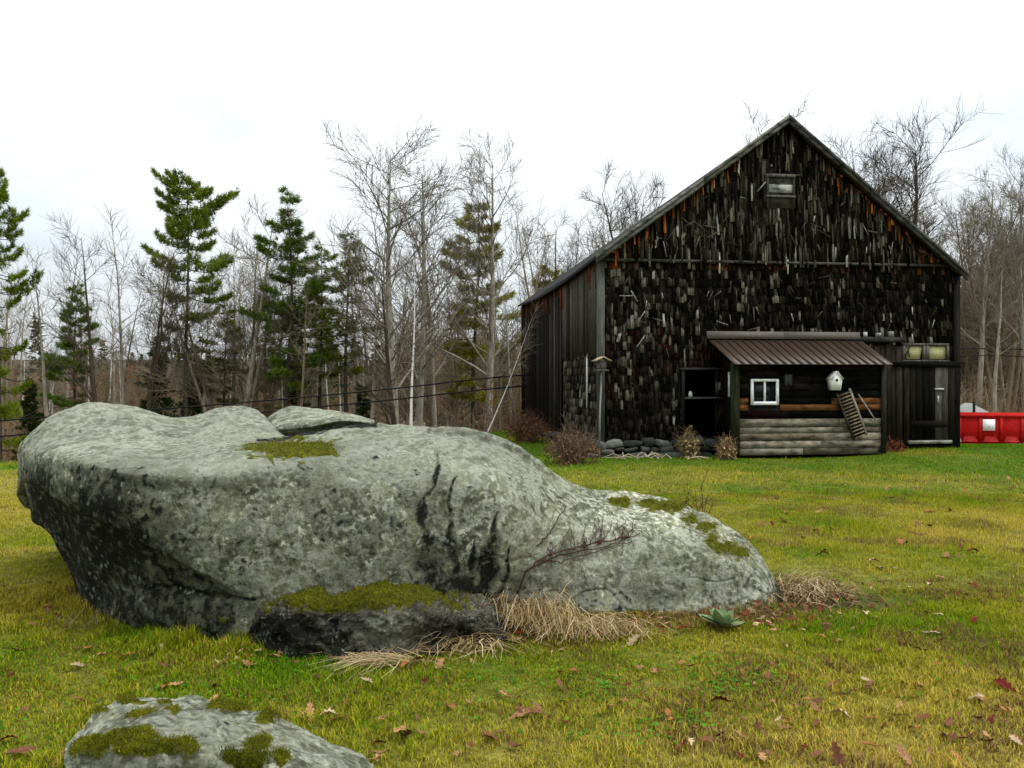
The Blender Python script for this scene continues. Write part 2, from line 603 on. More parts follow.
STREAKS = [
    [(437, 452, .8), (434, 470, 3), (431, 487, 2.2), (424, 505, 7), (421, 520, 5), (427, 545, 6), (426, 562, 11), (442, 588, 14)],
    [(457, 476, .8), (452, 500, 2.4), (454, 520, 1.8), (450, 545, 6), (455, 572, 9)],
    [(500, 513, 1.0), (496, 530, 4), (493, 545, 7), (487, 562, 6), (489, 580, 9), (484, 597, 9)],
    [(509, 545, .8), (506, 562, 2.4), (507, 578, 3), (503, 592, 5)],
    [(476, 530, .6), (475, 550, 2), (473, 575, 4)],
]


def big_extra(V, px, py, N, front):
    d = -.03 * (seg_dist(px, py, CRACK1) > .35) * front * (N[:, 1] < .2)
    un = sstep((py - (486 + (px - 40) * .525)) / 16) * sstep((268 - px) / 50) * front
    d = d - .085 * un * (1 - sstep((py - 590) / 35))
    # undercut foot on the right
    d = d - .05 * seg_dist(px, py, [(505, 618, 4), (560, 622, 5), (640, 622, 4), (700, 620, 2)]) * front
    d = d - .02 * seg_dist(px, py, STREAKS[0]) * front - .02 * seg_dist(px, py, STREAKS[2]) * front
    return d


V, Fs, px, py, N, front = rock_surface(big, .9, 1.9, 26, .032, big_extra)
face_ = front * (N[:, 1] < .35)
stain_shade = np.zeros(len(V))
for s_ in STREAKS:
    wob = 4 * vnoise(np.stack([px * .06, py * .06, 0 * px], -1))
    stain_shade = np.maximum(stain_shade, seg_dist(px + wob, py, s_) * (.95 + .45 * fbm(V * 7 + 50, 2)))
# black crust of the overhanging left end, broken by pale lichen, with the undercut's shade painted in
crust_shade = blob(px, py, 85, 525, 70, 62) * .62 + blob(px, py, 150, 565, 90, 40) * .42 + blob(px, py, 150, 490, 70, 30) * .18
crust_shade = np.maximum(crust_shade, blob(px, py, 40, 495, 30, 50) * .72)
crust_shade = np.maximum(crust_shade, blob(px, py, 190, 610, 120, 22) * .5)
under = sstep((py - (482 + (px - 40) * .545)) / 22) * sstep((262 - px) / 40)  # shade of the undercut lower left, put into the colour
crust_shade = np.maximum(crust_shade, under * (.68 + .16 * sstep((120 - px) / 60)))
stain_shade = np.maximum(stain_shade, crust_shade * sstep((py - 440) / 35))
stain_shade = np.maximum(stain_shade, .30 * blob(px, py, 350, 510, 140, 60))
stain_shade = np.maximum(stain_shade, .78 * blob(px, py, 462, 590, 55, 24))
stain_shade = np.maximum(stain_shade, .40 * seg_dist(px, py, [(540, 590, 12), (600, 598, 14), (680, 596, 10)]))
stain_shade = np.maximum(stain_shade, .9 * seg_dist(px, py, CRACK1))
stain_shade *= face_
stain_shade = np.maximum(stain_shade, 0)
moss = blob(px, py, 292, 449, 50, 11)
for cx, cy, rx, ry in ((622, 503, 16, 5), (668, 508, 22, 6), (690, 520, 9, 7), (707, 527, 12, 7), (722, 548, 16, 8), (738, 553, 12, 6), (712, 540, 8, 8), (648, 504, 10, 4)):
    moss = np.maximum(moss, blob(px, py, cx, cy, rx, ry) * .85)
moss = np.maximum(moss, .28 * blob(px, py, 300, 620, 250, 14))
moss *= front
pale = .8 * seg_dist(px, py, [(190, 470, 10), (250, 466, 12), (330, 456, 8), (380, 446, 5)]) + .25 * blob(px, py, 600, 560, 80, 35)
gapl = [(258, 438, 1.2), (290, 437, 1.8), (312, 433.5, 1.6), (340, 427.5, 1.6), (376, 425, 1.2)]  # dark gap below the slab: its shade painted as a black line
stain_shade = np.maximum(stain_shade, 1.3 * seg_dist(px, py, gapl) * front)
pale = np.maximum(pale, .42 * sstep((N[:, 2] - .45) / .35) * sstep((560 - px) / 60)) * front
V = puff(V, N, moss, .010)
mb = MB()
mb.add(V, Fs, np.stack([stain_shade, moss, np.clip(pale, 0, 1)], -1))
BO = P(380, 640, 5.9) * np.array([1, 1, 0])
boulder = empty('boulder', BO)
tag(boulder, 'huge grey lichen-covered boulder lying on the lawn in front of the barn', 'boulder')
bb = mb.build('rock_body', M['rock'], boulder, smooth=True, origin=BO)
bb['label'] = 'long grey-green granite mass streaked with black stains'
moss_fur(V, N, moss, 9000, .011, 1, 'moss', boulder, BO)
BVH = BVHTree.FromPolygons([tuple(v) for v in V], [tuple(int(q) for q in f) for fa in Fs for f in fa])


def hit(px_, py_, lift=0.0):
    """where the sight line through a picture point meets the boulder"""
    d = Vector(((px_ - CX) / F, 1, -(py_ - HY) / F)).normalized()
    loc, nor, _, _ = BVH.ray_cast(Vector((0, 0, CAMZ)), d)
    if loc is None:
        return None
    if nor.dot(d) > 0:
        nor = -nor
    return np.array(loc + nor * lift)


# the cracked slab lying on the back of the boulder
slab = [
    (262, (424, 7.15), (429, 6.8), (433, 6.6), (437, 6.6)),
    (275, (413, 7.2), (424, 6.7), (430, 6.48), (436, 6.5)),
    (290, (406, 7.25), (420, 6.65), (428, 6.42), (434, 6.46)),
    (312, (408, 7.2), (419, 6.6), (426, 6.38), (431, 6.44)),
    (338, (411, 7.1), (417, 6.6), (421, 6.36), (425, 6.44)),
    (358, (416, 7.0), (419, 6.6), (421.5, 6.4), (423.5, 6.48)),
    (374, (422, 6.85), (423, 6.6), (423.7, 6.48), (424.5, 6.52)),
]
V2, F2, px2, py2, N2, fr2 = rock_surface(slab, .35, 1.9, 12, .014)
mb = MB()
mb.add(V2, F2, np.stack([np.zeros(len(V2)), 0 * px2, .2 + 0 * px2], -1))
mb.build('top_slab', M['rock'], boulder, smooth=True, origin=BO)

mossy = [
    (247, (618, 5.1), (623, 5.02), (632, 4.96), (640, 4.94)),
    (258, (602, 5.15), (610, 4.96), (628, 4.88), (647, 4.88)),
    (285, (590, 5.2), (602, 4.88), (626, 4.78), (653, 4.79)),
    (325, (585, 5.2), (598, 4.85), (626, 4.74), (656, 4.74)),
    (380, (586, 5.25), (600, 4.85), (628, 4.73), (657, 4.73)),
    (425, (588, 5.25), (606, 4.88), (632, 4.79), (657, 4.75)),
    (455, (593, 5.25), (612, 4.95), (634, 4.84), (650, 4.84)),
    (485, (602, 5.25), (617, 5.02), (634, 4.93), (645, 4.93)),
    (508, (617, 5.25), (624, 5.12), (632, 5.05), (638, 5.05)),
]
V3, F3, px3, py3, N3, fr3 = rock_surface(mossy, .3, 1.5, 22, .085, fq=2.2)
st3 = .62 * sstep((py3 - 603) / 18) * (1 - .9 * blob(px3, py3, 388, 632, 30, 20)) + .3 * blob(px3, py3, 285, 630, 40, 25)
mo3 = np.clip(blob(px3, py3, 345, 597, 105, 13) * .95 + .15 * blob(px3, py3, 440, 606, 60, 16), 0, 1)
V3 = puff(V3, N3, mo3, .014)
mb = MB()
mb.add(V3, F3, np.stack([st3, mo3, .55 * blob(px3, py3, 388, 632, 26, 17)], -1))
o = mb.build('mossy_rock', M['rockd'], smooth=True, origin=P(380, 656, 4.95) * np.array([1, 1, 0]))
moss_fur(V3, N3, np.clip(mo3 + .18 * fbm(V3 * 8, 3), 0, 1), 9000, .012, 2, 'moss', o, P(380, 656, 4.95) * np.array([1, 1, 0]))
tag(o, 'low dark rock capped with moss against the foot of the huge boulder', 'rock')

fore = [
    (64, (756, 3.35), (762, 3.25), (772, 3.18), (782, 3.16)),
    (78, (736, 3.38), (750, 3.15), (775, 3.0), (815, 2.96)),
    (100, (713, 3.4), (737, 3.08), (785, 2.85), (860, 2.78)),
    (125, (701, 3.42), (728, 3.02), (785, 2.78), (885, 2.66)),
    (160, (697, 3.42), (724, 3.0), (785, 2.74), (900, 2.6)),
    (200, (702, 3.42), (726, 3.0), (785, 2.74), (900, 2.6)),
    (250, (713, 3.4), (734, 3.02), (790, 2.76), (890, 2.65)),
    (290, (727, 3.38), (746, 3.04), (795, 2.8), (870, 2.72)),
    (325, (745, 3.35), (760, 3.08), (800, 2.88), (845, 2.82)),
    (350, (760, 3.3), (774, 3.1), (800, 2.95), (825, 2.92)),
    (372, (778, 3.22), (786, 3.12), (796, 3.05), (805, 3.03)),
]
V4, F4, px4, py4, N4, fr4 = rock_surface(fore, .3, 1.9, 22, .04, fq=1.6)
mo4 = np.zeros(len(V4))
for cx, cy, rx, ry in ((140, 745, 50, 12), (95, 748, 25, 12), (140, 716, 18, 6), (172, 712, 8, 5), (165, 703, 8, 3), (215, 709, 12, 4), (230, 712, 20, 4), (268, 722, 12, 5),
                       (258, 742, 14, 10), (250, 760, 22, 10), (230, 756, 10, 8), (182, 742, 14, 7), (280, 760, 10, 8), (100, 712, 14, 4), (190, 752, 10, 8), (120, 701, 20, 3)):
    mo4 = np.maximum(mo4, blob(px4, py4, cx, cy, rx, ry) * .9)
V4 = puff(V4, N4, mo4, .010)
mb = MB()
mb.add(V4, F4, np.stack([.22 * blob(px4, py4, 215, 745, 60, 30), mo4, .12 + 0 * px4], -1))
o = mb.build('mossy_rock', M['rock'], smooth=True, origin=P(200, 760, 3.0) * np.array([1, 1, 0]))
moss_fur(V4, N4, mo4, 16000, .010, 3, 'moss', o, P(200, 760, 3.0) * np.array([1, 1, 0]))
tag(o, 'pale grey rock with bright moss patches, cut by the bottom edge of the photo', 'rock')

# ------------------------------------------------------------------ barn
A0 = np.array([1.99, 18.0])
B0 = np.array([445 / F * 19.05, 19.05])
W = float(np.linalg.norm(B0 - A0))
BA = math.atan2(B0[1] - A0[1], B0[0] - A0[0])
cB, sB = math.cos(BA), math.sin(BA)
BZ = -.20
L = 5.05


def bl(px, py, q=0.0):
    """barn-local (u, z) of a picture point lying on the plane local y = q"""
    k = (px - CX) / F
    # world X = A.x + c u - s q ; Y = A.y + s u + c q
    u = (k * (A0[1] + cB * q) - A0[0] + sB * q) / (cB - k * sB)
    Y = A0[1] + sB * u + cB * q
    return u, CAMZ - (py - HY) / F * Y - BZ


def sl(px, py):
    """barn-local (v, z) of a picture point on the side wall, local x = 0"""
    k = (px - CX) / F
    v = (A0[0] - k * A0[1]) / (k * cB + sB)
    Y = A0[1] + cB * v
    return v, CAMZ - (py - HY) / F * Y - BZ


barn = empty('barn', (A0[0], A0[1], BZ), BA)
tag(barn, 'old gabled barn of black weathered shingles with a brown metal-roofed lean-to', 'barn')
EZ = bl(600, 256)[1]                         # eave height
RU, RZ = bl(785, 122, -.1)                   # ridge
EZ_R = bl(957, 276)[1]
L = sl(522.5, 400)[0]
EZ_B = sl(523, 304)[1]
VS = sl(564, 400)[0]
ZS = sl(580, 346)[1]
print('barn', W, L, EZ, RU, RZ, EZ_R, EZ_B)

fr_map = lambda s, z, o: np.stack([s, -o, z], -1)
sd_map = lambda s, z, o: np.stack([-o, s, z], -1)
BLACK, DARK, GREY, PALE = np.array([.003, .0028, .0025]), np.array([.013, .0105, .0075]), np.array([.062, .057, .044]), np.array([.21, .21, .185])
ORANGE, RED = np.array([.20, .062, .014]), np.array([.014, .0045, .0035])


def shingles(mb, fmap, u0, u1, z0, ztop, expo, wid, length, colf, holes=(), miss=.04, jit=.02, tilt=.03, off=.0):
    """overlapping wedge shingles on a wall; ztop(u) is the top limit"""
    S = []
    z = z0
    zmax = max(ztop(u) for u in np.linspace(u0, u1, 41))
    while z < zmax:
        u = u0 - random.random() * wid * .5
        while u < u1:
            w = wid * random.uniform(.6, 1.45)
            a, b = max(u, u0), min(u + w, u1)
            u += w
            if b - a < .02:
                continue
            m = (a + b) / 2
            if z > ztop(m) - .04 or random.random() < miss:
                continue
            if any(h[0] < m < h[1] and h[2] < z + expo * .5 < h[3] for h in holes):
                continue
            zb = z + random.gauss(0, jit)
            zt = min(zb + length * random.uniform(.8, 1.05), ztop(m) - .02)
            if zt - zb < .04:
                continue
            c = colf(m, z)
            rot = random.gauss(0, tilt) if random.random() < .9 else random.gauss(0, tilt * 7)
            S.append((a, b, zb, zt, rot, random.uniform(.02, .045), *c))
        z += expo
    S = np.array(S)
    n = len(S)
    a, b, zb, zt, rot, lip = S[:, :6].T
    col = S[:, 6:9]
    g_ = .003
    cx, cz = (a + b) / 2, zt
    th = .012
    pts = []
    for (uu, zz, oo) in ((a + g_, zb, lip - th), (b - g_, zb, lip - th), (b - g_, zt, 0 * a + .001), (a + g_, zt, 0 * a + .001),
                         (a + g_, zb, lip), (b - g_, zb, lip), (b - g_, zt, 0 * a + .008), (a + g_, zt, 0 * a + .008)):
        du, dz = uu - cx, zz - cz
        pts.append(fmap(cx + du * np.cos(rot) - dz * np.sin(rot), cz + du * np.sin(rot) + dz * np.cos(rot), oo + off))
    v = np.stack(pts, 1).reshape(-1, 3)
    fa = (np.arange(n)[:, None, None] * 8 + MB.BOXF[None]).reshape(-1, 4)
    # weathering: exposed tips are often paler than the sheltered upper part
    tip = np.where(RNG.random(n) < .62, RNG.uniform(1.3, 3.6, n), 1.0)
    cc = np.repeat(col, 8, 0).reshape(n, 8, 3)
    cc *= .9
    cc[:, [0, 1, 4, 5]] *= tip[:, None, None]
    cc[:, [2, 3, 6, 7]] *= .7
    mb.add(v, fa, cc.reshape(-1, 3))


def sheet(mb, fmap, u0, u1, z0, z1, holes, o0, o1, col):
    """backing wall with rectangular openings"""
    us = sorted({u0, u1, *[h[0] for h in holes], *[h[1] for h in holes]})
    zs = sorted({z0, z1, *[h[2] for h in holes], *[h[3] for h in holes]})
    for a, b in zip(us[:-1], us[1:]):
        for c, d in zip(zs[:-1], zs[1:]):
            m, n = (a + b) / 2, (c + d) / 2
            if any(h[0] < m < h[1] and h[2] < n < h[3] for h in holes):
                continue
            q = [fmap(np.array(x), np.array(z), np.array(o)) for o in (o0, o1) for x, z in ((a, c), (b, c), (b, d), (a, d))]
            mb.hexa(np.array(q), col)


def pick(ws, cs):
    r = random.random() * sum(ws)
    for w_, c_ in zip(ws, cs):
        r -= w_
        if r <= 0:
            return c_
    return cs[-1]


def jitc(c, s=.3):
    return np.asarray(c) * random.uniform(1 - s, 1 + s)


# openings
d0, dzb = bl(908, 442)
d1, dzt = bl(947, 367)
door_h = (d0, d1, dzb + .02, dzt)
t0u, t0z = bl(903, 360)
t1u, t1z = bl(946, 346)
tr_h = (t0u, t1u, t0z, t1z)
o0u, o0z = bl(684, 437)
o1u, o1z = bl(716, 370)
op_h = (o0u, o1u, o0z, o1z)
FB = .43                                    # top of the stone footing at the left


def low_col(u, z):
    k = .5 * vnoise(np.array([[u * 1.3, z * 1.1, 3.0]]))[0] + .8 * vnoise(np.array([[u * 7, z * 1.3, 4.0]]))[0]
    k2 = vnoise(np.array([[u * .7 + 20, z * .8, 8.0]]))[0]
    if u < 3.3 and 1.1 < z < 3.0 and k2 > .0 and random.random() < .2:
        return jitc(RED, .5)
    if z > EZ - .35 and random.random() < .22:
        return jitc(RED * 2.2 if random.random() < .75 else ORANGE * .4, .4)
    light = .19 + .27 * k + (.22 if u > 9.3 else 0) + (.15 if (u < 2.2 and z > 2.3) else 0) - (.16 if (u > 2.4 and u < 9 and z > 2.9) else 0) - (.12 if z < 1.2 else 0)
    light = max(.03, light)
    return jitc(pick([max(.05, .62 - light), .40, light * .9, light * .07], [BLACK, DARK, GREY, PALE]), .4)


fw = MB()
hs = [door_h, tr_h, op_h]
sheet(fw, fr_map, 0, W, .0, EZ, hs, -.10, -.005, (.010, .009, .008))
sh_holes = [(door_h[0] - .12, door_h[1] + .3, -1, tr_h[3] + .1), op_h, (bl(868, 400)[0], door_h[0], -1, bl(880, 341)[1])]
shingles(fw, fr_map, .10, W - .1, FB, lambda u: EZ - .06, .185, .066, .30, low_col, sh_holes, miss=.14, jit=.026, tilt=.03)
# split shingles and slivers dangling from the upper half of the wall
for _ in range(60):
    u, z = random.uniform(.4, W - .5), random.uniform(2.5, EZ - .4)
    a = random.choice([random.gauss(0, .35), random.gauss(0, 1.1)])
    l_ = random.uniform(.1, .36)
    fw.beam((u, -.055, z), (u + math.sin(a) * l_, -.075, z - math.cos(a) * l_), random.uniform(.012, .032), .008, jitc(pick([.4, .5, .3], [DARK * 2, GREY, PALE * .9]), .3), up=(0, 1, 0))
fw.build('front_wall', M['shingle'], barn)


def rake(u):
    return EZ + (RZ - EZ) * (u / RU) if u < RU else EZ_R + (RZ - EZ_R) * ((W - u) / (W - RU))


def gab_col(u, z):
    d = rake(u) - z
    k = .5 * vnoise(np.array([[u * 1.6, z * .5, 13.0]]))[0] + .9 * vnoise(np.array([[u * 9, z * .55, 23.0]]))[0]
    if d < .65 and abs(u - RU) > .9 and random.random() < (.42 if d < .4 else .2):
        return jitc(pick([.6, .3, .3], [ORANGE, RED * 1.5, ORANGE * .4]), .5)
    light = max(.05, .30 + .28 * k)
    return jitc(pick([.45 - light * .3, .42, light, light * .12], [BLACK, DARK * 1.3, GREY * .9, PALE * .8]), .4)


gw = MB()
hu0, hz0 = bl(768, 208, -.1)
hu1, hz1 = bl(792, 178, -.1)
ht_h = (hu0, hu1, hz0, hz1)
GO = .085
# gable backing stands a hand proud of the wall below
for a, b in zip(np.linspace(0, W, 61)[:-1], np.linspace(0, W, 61)[1:]):
    q = [(a, -GO + .0, EZ - .06), (b, -GO, EZ - .06), (b, .05, EZ - .06), (a, .05, EZ - .06), (a, -GO, rake(a) - .01), (b, -GO, rake(b) - .01), (b, .05, rake(b) - .01), (a, .05, rake(a) - .01)]
    gw.hexa(np.array(q), (.010, .009, .008))
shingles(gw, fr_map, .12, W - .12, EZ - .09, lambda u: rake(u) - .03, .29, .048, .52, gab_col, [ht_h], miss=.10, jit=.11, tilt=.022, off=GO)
for _ in range(75):
    u = random.uniform(.9, W - .9)
    zt = rake(u) - .35
    z = random.uniform(EZ + .25, max(EZ + .3, zt))
    a = random.choice([random.gauss(0, .25), random.gauss(0, 1.2)])
    l_ = random.uniform(.1, .4)
    gw.beam((u, -GO - .05, z), (u + math.sin(a) * l_, -GO - .07, z - math.cos(a) * l_), random.uniform(.012, .035), .008, jitc(pick([.4, .5, .2], [DARK * 2, GREY, PALE * .8]), .3), up=(0, 1, 0))
gw.build('gable_wall', M['shingle'], barn)
gt = MB()
gt.box((.0, -GO - .03, EZ - .12), (W, .0, EZ - .063), (.05, .05, .045))
gt.build('gable_trim', M['hboard'], barn)

# hatch high in the gable
ht = MB()
ht.box((hu0, -GO - .03, hz0), (hu1, -GO - .012, hz1), (.05, .048, .042))
ht.box((hu0, -GO - .05, hz0 + (hz1 - hz0) * .50), (hu1, -GO - .032, hz0 + (hz1 - hz0) * .76), (.24, .24, .22))
hatch = ht.build('hatch', M['hboard'], barn)
hf = MB()
hf.box((hu0 - .06, -GO - .075, hz1), (hu1 + .06, -GO - .01, hz1 + .07), (.09, .09, .08))
hf.box((hu0 - .06, -GO - .085, hz0 + (hz1 - hz0) * .34), (hu1 + .06, -GO - .035, hz0 + (hz1 - hz0) * .40), (.10, .10, .09))
hf.box((hu0 - .05, -GO - .065, hz0), (hu0 - .002, -GO - .01, hz1), (.04, .04, .035))
hf.box((hu1 + .002, -GO - .065, hz0), (hu1 + .05, -GO - .01, hz1), (.04, .04, .035))
hf.build('frame', M['board'], hatch)

# side wall: vertical boards on the far part, shingles near the corner
sw = MB()
ezs = lambda v: EZ + (EZ_B - EZ) * (v / L) - .14 * math.sin(math.pi * max(0, min(1, v / L))) - .02
q = [(-.005, 0.1, 0), (-.005, L, -.5), (.1, L, -.5), (.1, .1, 0), (-.005, .1, ezs(0)), (-.005, L, ezs(L)), (.1, L, ezs(L)), (.1, .1, ezs(0))]
sw.hexa(np.array(q), (.012, .011, .010))
v = .12
while v < L:
    w = random.uniform(.13, .26)
    e = min(v + w, L)
    m = (v + e) / 2
    zb = ZS - .25 + random.uniform(-.1, .1) if m < VS else FB - .2 - .4 * m / L + random.uniform(0, .12)
    zt = ezs(m) - .04
    o_ = random.uniform(.012, .035)
    c = jitc(pick([.3 if m < VS else 1.5, .45, 1.0 if m < VS * 1.5 else .08], [BLACK * 1.5, DARK * 1.2, GREY * .7]), .35)
    sw.box((-o_ - .02, v + .006, zb), (-o_ + .0, e - .006, zt), c)
    if random.random() < .35:
        sw.box((-o_ - .024, v + .01, zt - random.uniform(.2, .7)), (-o_ - .021, e - .01, zt - .02), jitc(ORANGE * .35, .4))
    v = e
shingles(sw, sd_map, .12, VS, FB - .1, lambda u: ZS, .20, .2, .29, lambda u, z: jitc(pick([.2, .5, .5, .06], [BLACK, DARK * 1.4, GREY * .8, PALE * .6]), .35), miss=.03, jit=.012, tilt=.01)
sw.build('side_wall', M['shingle'], barn)
# the two walls out of sight
rw = MB()
rw.box((W - .1, .1, -.6), (W, L, EZ_R - .02), (.02, .018, .016))
v = .1
while v < L - .01:
    e = min(v + random.uniform(.12, .2), L)
    rw.box((W + .002, v + .004, -.5), (W + random.uniform(.014, .03), e - .004, EZ_R - .06), jitc(pick([.4, .4, .2], [BLACK, DARK, GREY]), .3))
    v = e
rw.build('side_wall', M['board'], barn)
bw = MB()
for a, b in zip(np.linspace(0, W, 61)[:-1], np.linspace(0, W, 61)[1:]):
    f_ = lambda u: rake(u) + (EZ_B - EZ) * max(0, 1 - u / RU) - .03
    c = jitc(pick([.4, .4, .2], [BLACK, DARK, GREY]), .3)
    bw.hexa(np.array([(a + .004, L - .1, -.8), (b - .004, L - .1, -.8), (b - .004, L, -.8), (a + .004, L, -.8), (a + .004, L - .1, f_(a)), (b - .004, L - .1, f_(b)), (b - .004, L, f_(b)), (a + .004, L, f_(a))]), c)
bw.build('back_wall', M['board'], barn)

# roof: two slopes with a sagging left eave
rf = MB()
OV, FO = .16, .28                            # eave and rake overhang
def roof_pt(side, k, v, top):
    """k 0 at the ridge, 1 at the eave"""
    if side < 0:
        ze = ezs(v) + .02
        u0_, u1_ = RU, -OV
        slope = (RZ - ze) / RU
        u = u0_ + (u1_ - u0_) * k
        z = ze + slope * u
    else:
        u = RU + (W + .05 - RU) * k
        z = EZ_R + (RZ - EZ_R) / (W - RU) * (W - u)
    return np.array([u, v, z + (.085 if top else .02)])
NK, NV = 26, 12
for side in (-1, 1):
    vs = np.linspace(-FO, L + .25, NV)
    for top in (0, 1):
        gp = np.array([[roof_pt(side, k, v, top) for v in vs] for k in np.linspace(0, 1, NK)]).reshape(-1, 3)
        i = np.arange(NK - 1)[:, None] * NV + np.arange(NV - 1)[None]
        fa = np.stack([i, i + 1, i + NV + 1, i + NV], -1).reshape(-1, 4)
        if (side < 0) != bool(top):
            fa = fa[:, ::-1]
        rf.add(gp, fa[:, ::-1], (.03, .029, .028))
    # edges
    for idx in (-FO, L + .25):
        a = [roof_pt(side, k, idx, t) for k in np.linspace(0, 1, NK) for t in (0, 1)]
        i = np.arange(NK - 1)[:, None] * 2
        rf.add(a, np.concatenate([i, i + 1, i + 3, i + 2], 1), (.03, .03, .03))
    a = [roof_pt(side, 1, v, t) for v in vs for t in (0, 1)]
    i = np.arange(NV - 1)[:, None] * 2
    rf.add(a, np.concatenate([i, i + 1, i + 3, i + 2], 1), (.02, .02, .02))
M['roofing'] = m_tinted('old_roofing', 6, .6, 1.4)
roof = rf.build('roof', M['roofing'], barn)
rk = MB()
for side, c in ((-1, (.11, .11, .098)), (1, (.05, .05, .046))):
    pts = [roof_pt(side, k, -FO, 0) for k in (0, .45, .452, 1.0)]
    for p0, p1, dz in ((pts[0], pts[1], 0), (pts[2], pts[3], -.012)):
        for (lo, hi, y0, y1, cc) in ((-.105, .0, -.03, .0, 1.0), (.004, .09, -.05, -.004, 1.25)):
            q = []
            for p in (p0, p1):
                q.append([(p[0], p[1] + y0, p[2] + lo + dz), (p[0], p[1] + y1, p[2] + lo + dz), (p[0], p[1] + y1, p[2] + hi + dz), (p[0], p[1] + y0, p[2] + hi + dz)])
            rk.hexa(np.array(q[0] + q[1]), np.array(c) * cc)
rk.build('rake_board', M['hboard'], barn)
so = MB()                                    # soffit closing the rake overhang
for side in (-1, 1):
    for k0, k1 in zip(np.linspace(0, .97, 20)[:-1], np.linspace(0, .97, 20)[1:]):
        a, b = roof_pt(side, k0, -FO, 0), roof_pt(side, k1, -FO, 0)
        so.add([a - [0, 0, .03], b - [0, 0, .03], [b[0], -.05, b[2] - .03], [a[0], -.05, a[2] - .03]], np.array([[0, 1, 2, 3]]), jitc((.05, .03, .02), .4))
so.build('soffit', M['board'], barn)

for (u, v_, nm, h0, h1, c) in ((-.055, -.055, 'l', FB - .05, EZ - .02, (.07, .072, .064)), (W - .11, -.06, 'r', 0, EZ_R - .03, (.012, .011, .010))):
    cb = MB()
    cb.box((u, v_, h0), (u + .15, v_ + .04, h1), c)
    if nm == 'l':
        cb.box((u, v_ + .043, h0), (u + .035, v_ + .17, h1), c)
    else:
        cb.box((u + .115, v_ + .043, h0), (u + .15, v_ + .17, h1), c)
    cb.build('corner_board', M['board'], barn)
su, sz = sl(590, 408)
su1, sz1 = sl(590, 358)
tb = MB()
tb.box((-.085, su - .05, sz), (-.06, su + .06, sz1), (.42, .42, .40))
tb.build('trim_strip', M['paint'], barn)

# fieldstone footing
fs = MB()


def stone(mb, c, s, col):
    n1, n2 = 9, 6
    th = np.linspace(0, 2 * math.pi, n1, endpoint=False)
    ph = np.linspace(-math.pi / 2, math.pi / 2, n2)
    e = .58
    sg = lambda a: np.sign(a) * np.abs(a) ** e
    pts = np.array([[sg(np.cos(p)) * sg(np.cos(t)), sg(np.cos(p)) * sg(np.sin(t)), sg(np.sin(p))] for p in ph for t in th])
    pts *= 1 + .38 * vnoise(pts * 1.1 + np.array(c) * 7)[:, None]
    ra = random.gauss(0, .12)
    pts = pts * np.array(s) / 2
    pts = np.stack([pts[:, 0] * math.cos(ra) - pts[:, 2] * math.sin(ra), pts[:, 1], pts[:, 0] * math.sin(ra) + pts[:, 2] * math.cos(ra)], 1) + np.array(c)
    i = np.arange(n2 - 1)[:, None] * n1
    k = np.arange(n1)[None]
    k2 = (k + 1) % n1
    mb.add(pts, np.stack([i + k, i + k2, i + n1 + k2, i + n1 + k], -1).reshape(-1, 4), col)


z = -.12
while z < FB - .02:
    h = random.uniform(.12, .19)
    u = -.1 - random.uniform(0, .3)
    ue = 3.2
    while u < ue:
        w = random.uniform(.14, .6)
        stone(fs, (u + w / 2, -.08 - random.uniform(0, .06), z + h / 2 + random.gauss(0, .02)), (w * 1.05, .32, h * random.uniform(.8, 1.45)), jitc(np.array([.060, .063, .054]) * random.choice([.6, 1, 1.5]), .3))
        u += w
    v = .1
    while v < L + .2:
        w = random.uniform(.2, .5)
        stone(fs, (-.1 - random.uniform(0, .05), v + w / 2, z + h / 2 - .5 * v / L), (.3, w * 1.05, h * 1.08), jitc(np.array([.04, .042, .036]) * random.choice([.6, 1, 1.5]), .3))
        v += w
    z += h * .93
fs.build('foundation', M['stone'], barn, smooth=True)
rs = MB()
rs.box((3.2, -.1, -.25), (W + .02, .02, .0), (.05, .048, .04))
rs.build('sill_beam', M['board'], barn)

# the dark doorway left of the lean-to, with lintel and a shelf board across it
of = MB()
of.box((o0u - .1, -.07, o1z), (o1u + .25, -.01, o1z + .05), (.035, .035, .03))
of.box((o0u - .07, -.06, FB), (o0u, -.012, o1z - .002), (.010, .010, .009))
of.box((o0u, -.06, bl(700, 399)[1]), (o1u + .2, .02, bl(700, 397)[1]), (.06, .06, .055))
of.build('doorway_frame', M['board'], barn)
jz = bl(690, 397)[1]
jr = MB()
jx = bl(690, 397)[0]
jr.tube([(0, 0, 0), (0, 0, .09), (0, 0, .10), (0, 0, .13)], [.045, .045, .03, .03], 12, (.45, .47, .46), cap=True)
jo = jr.build('jar', M['paint'], smooth=True)
jw = np.array([A0[0] + cB * jx + sB * .025, A0[1] + sB * jx - cB * .025, jz + BZ + .002])
jo.location = jw
tag(jo, 'small pale jar standing on the board across the dark doorway', 'jar')

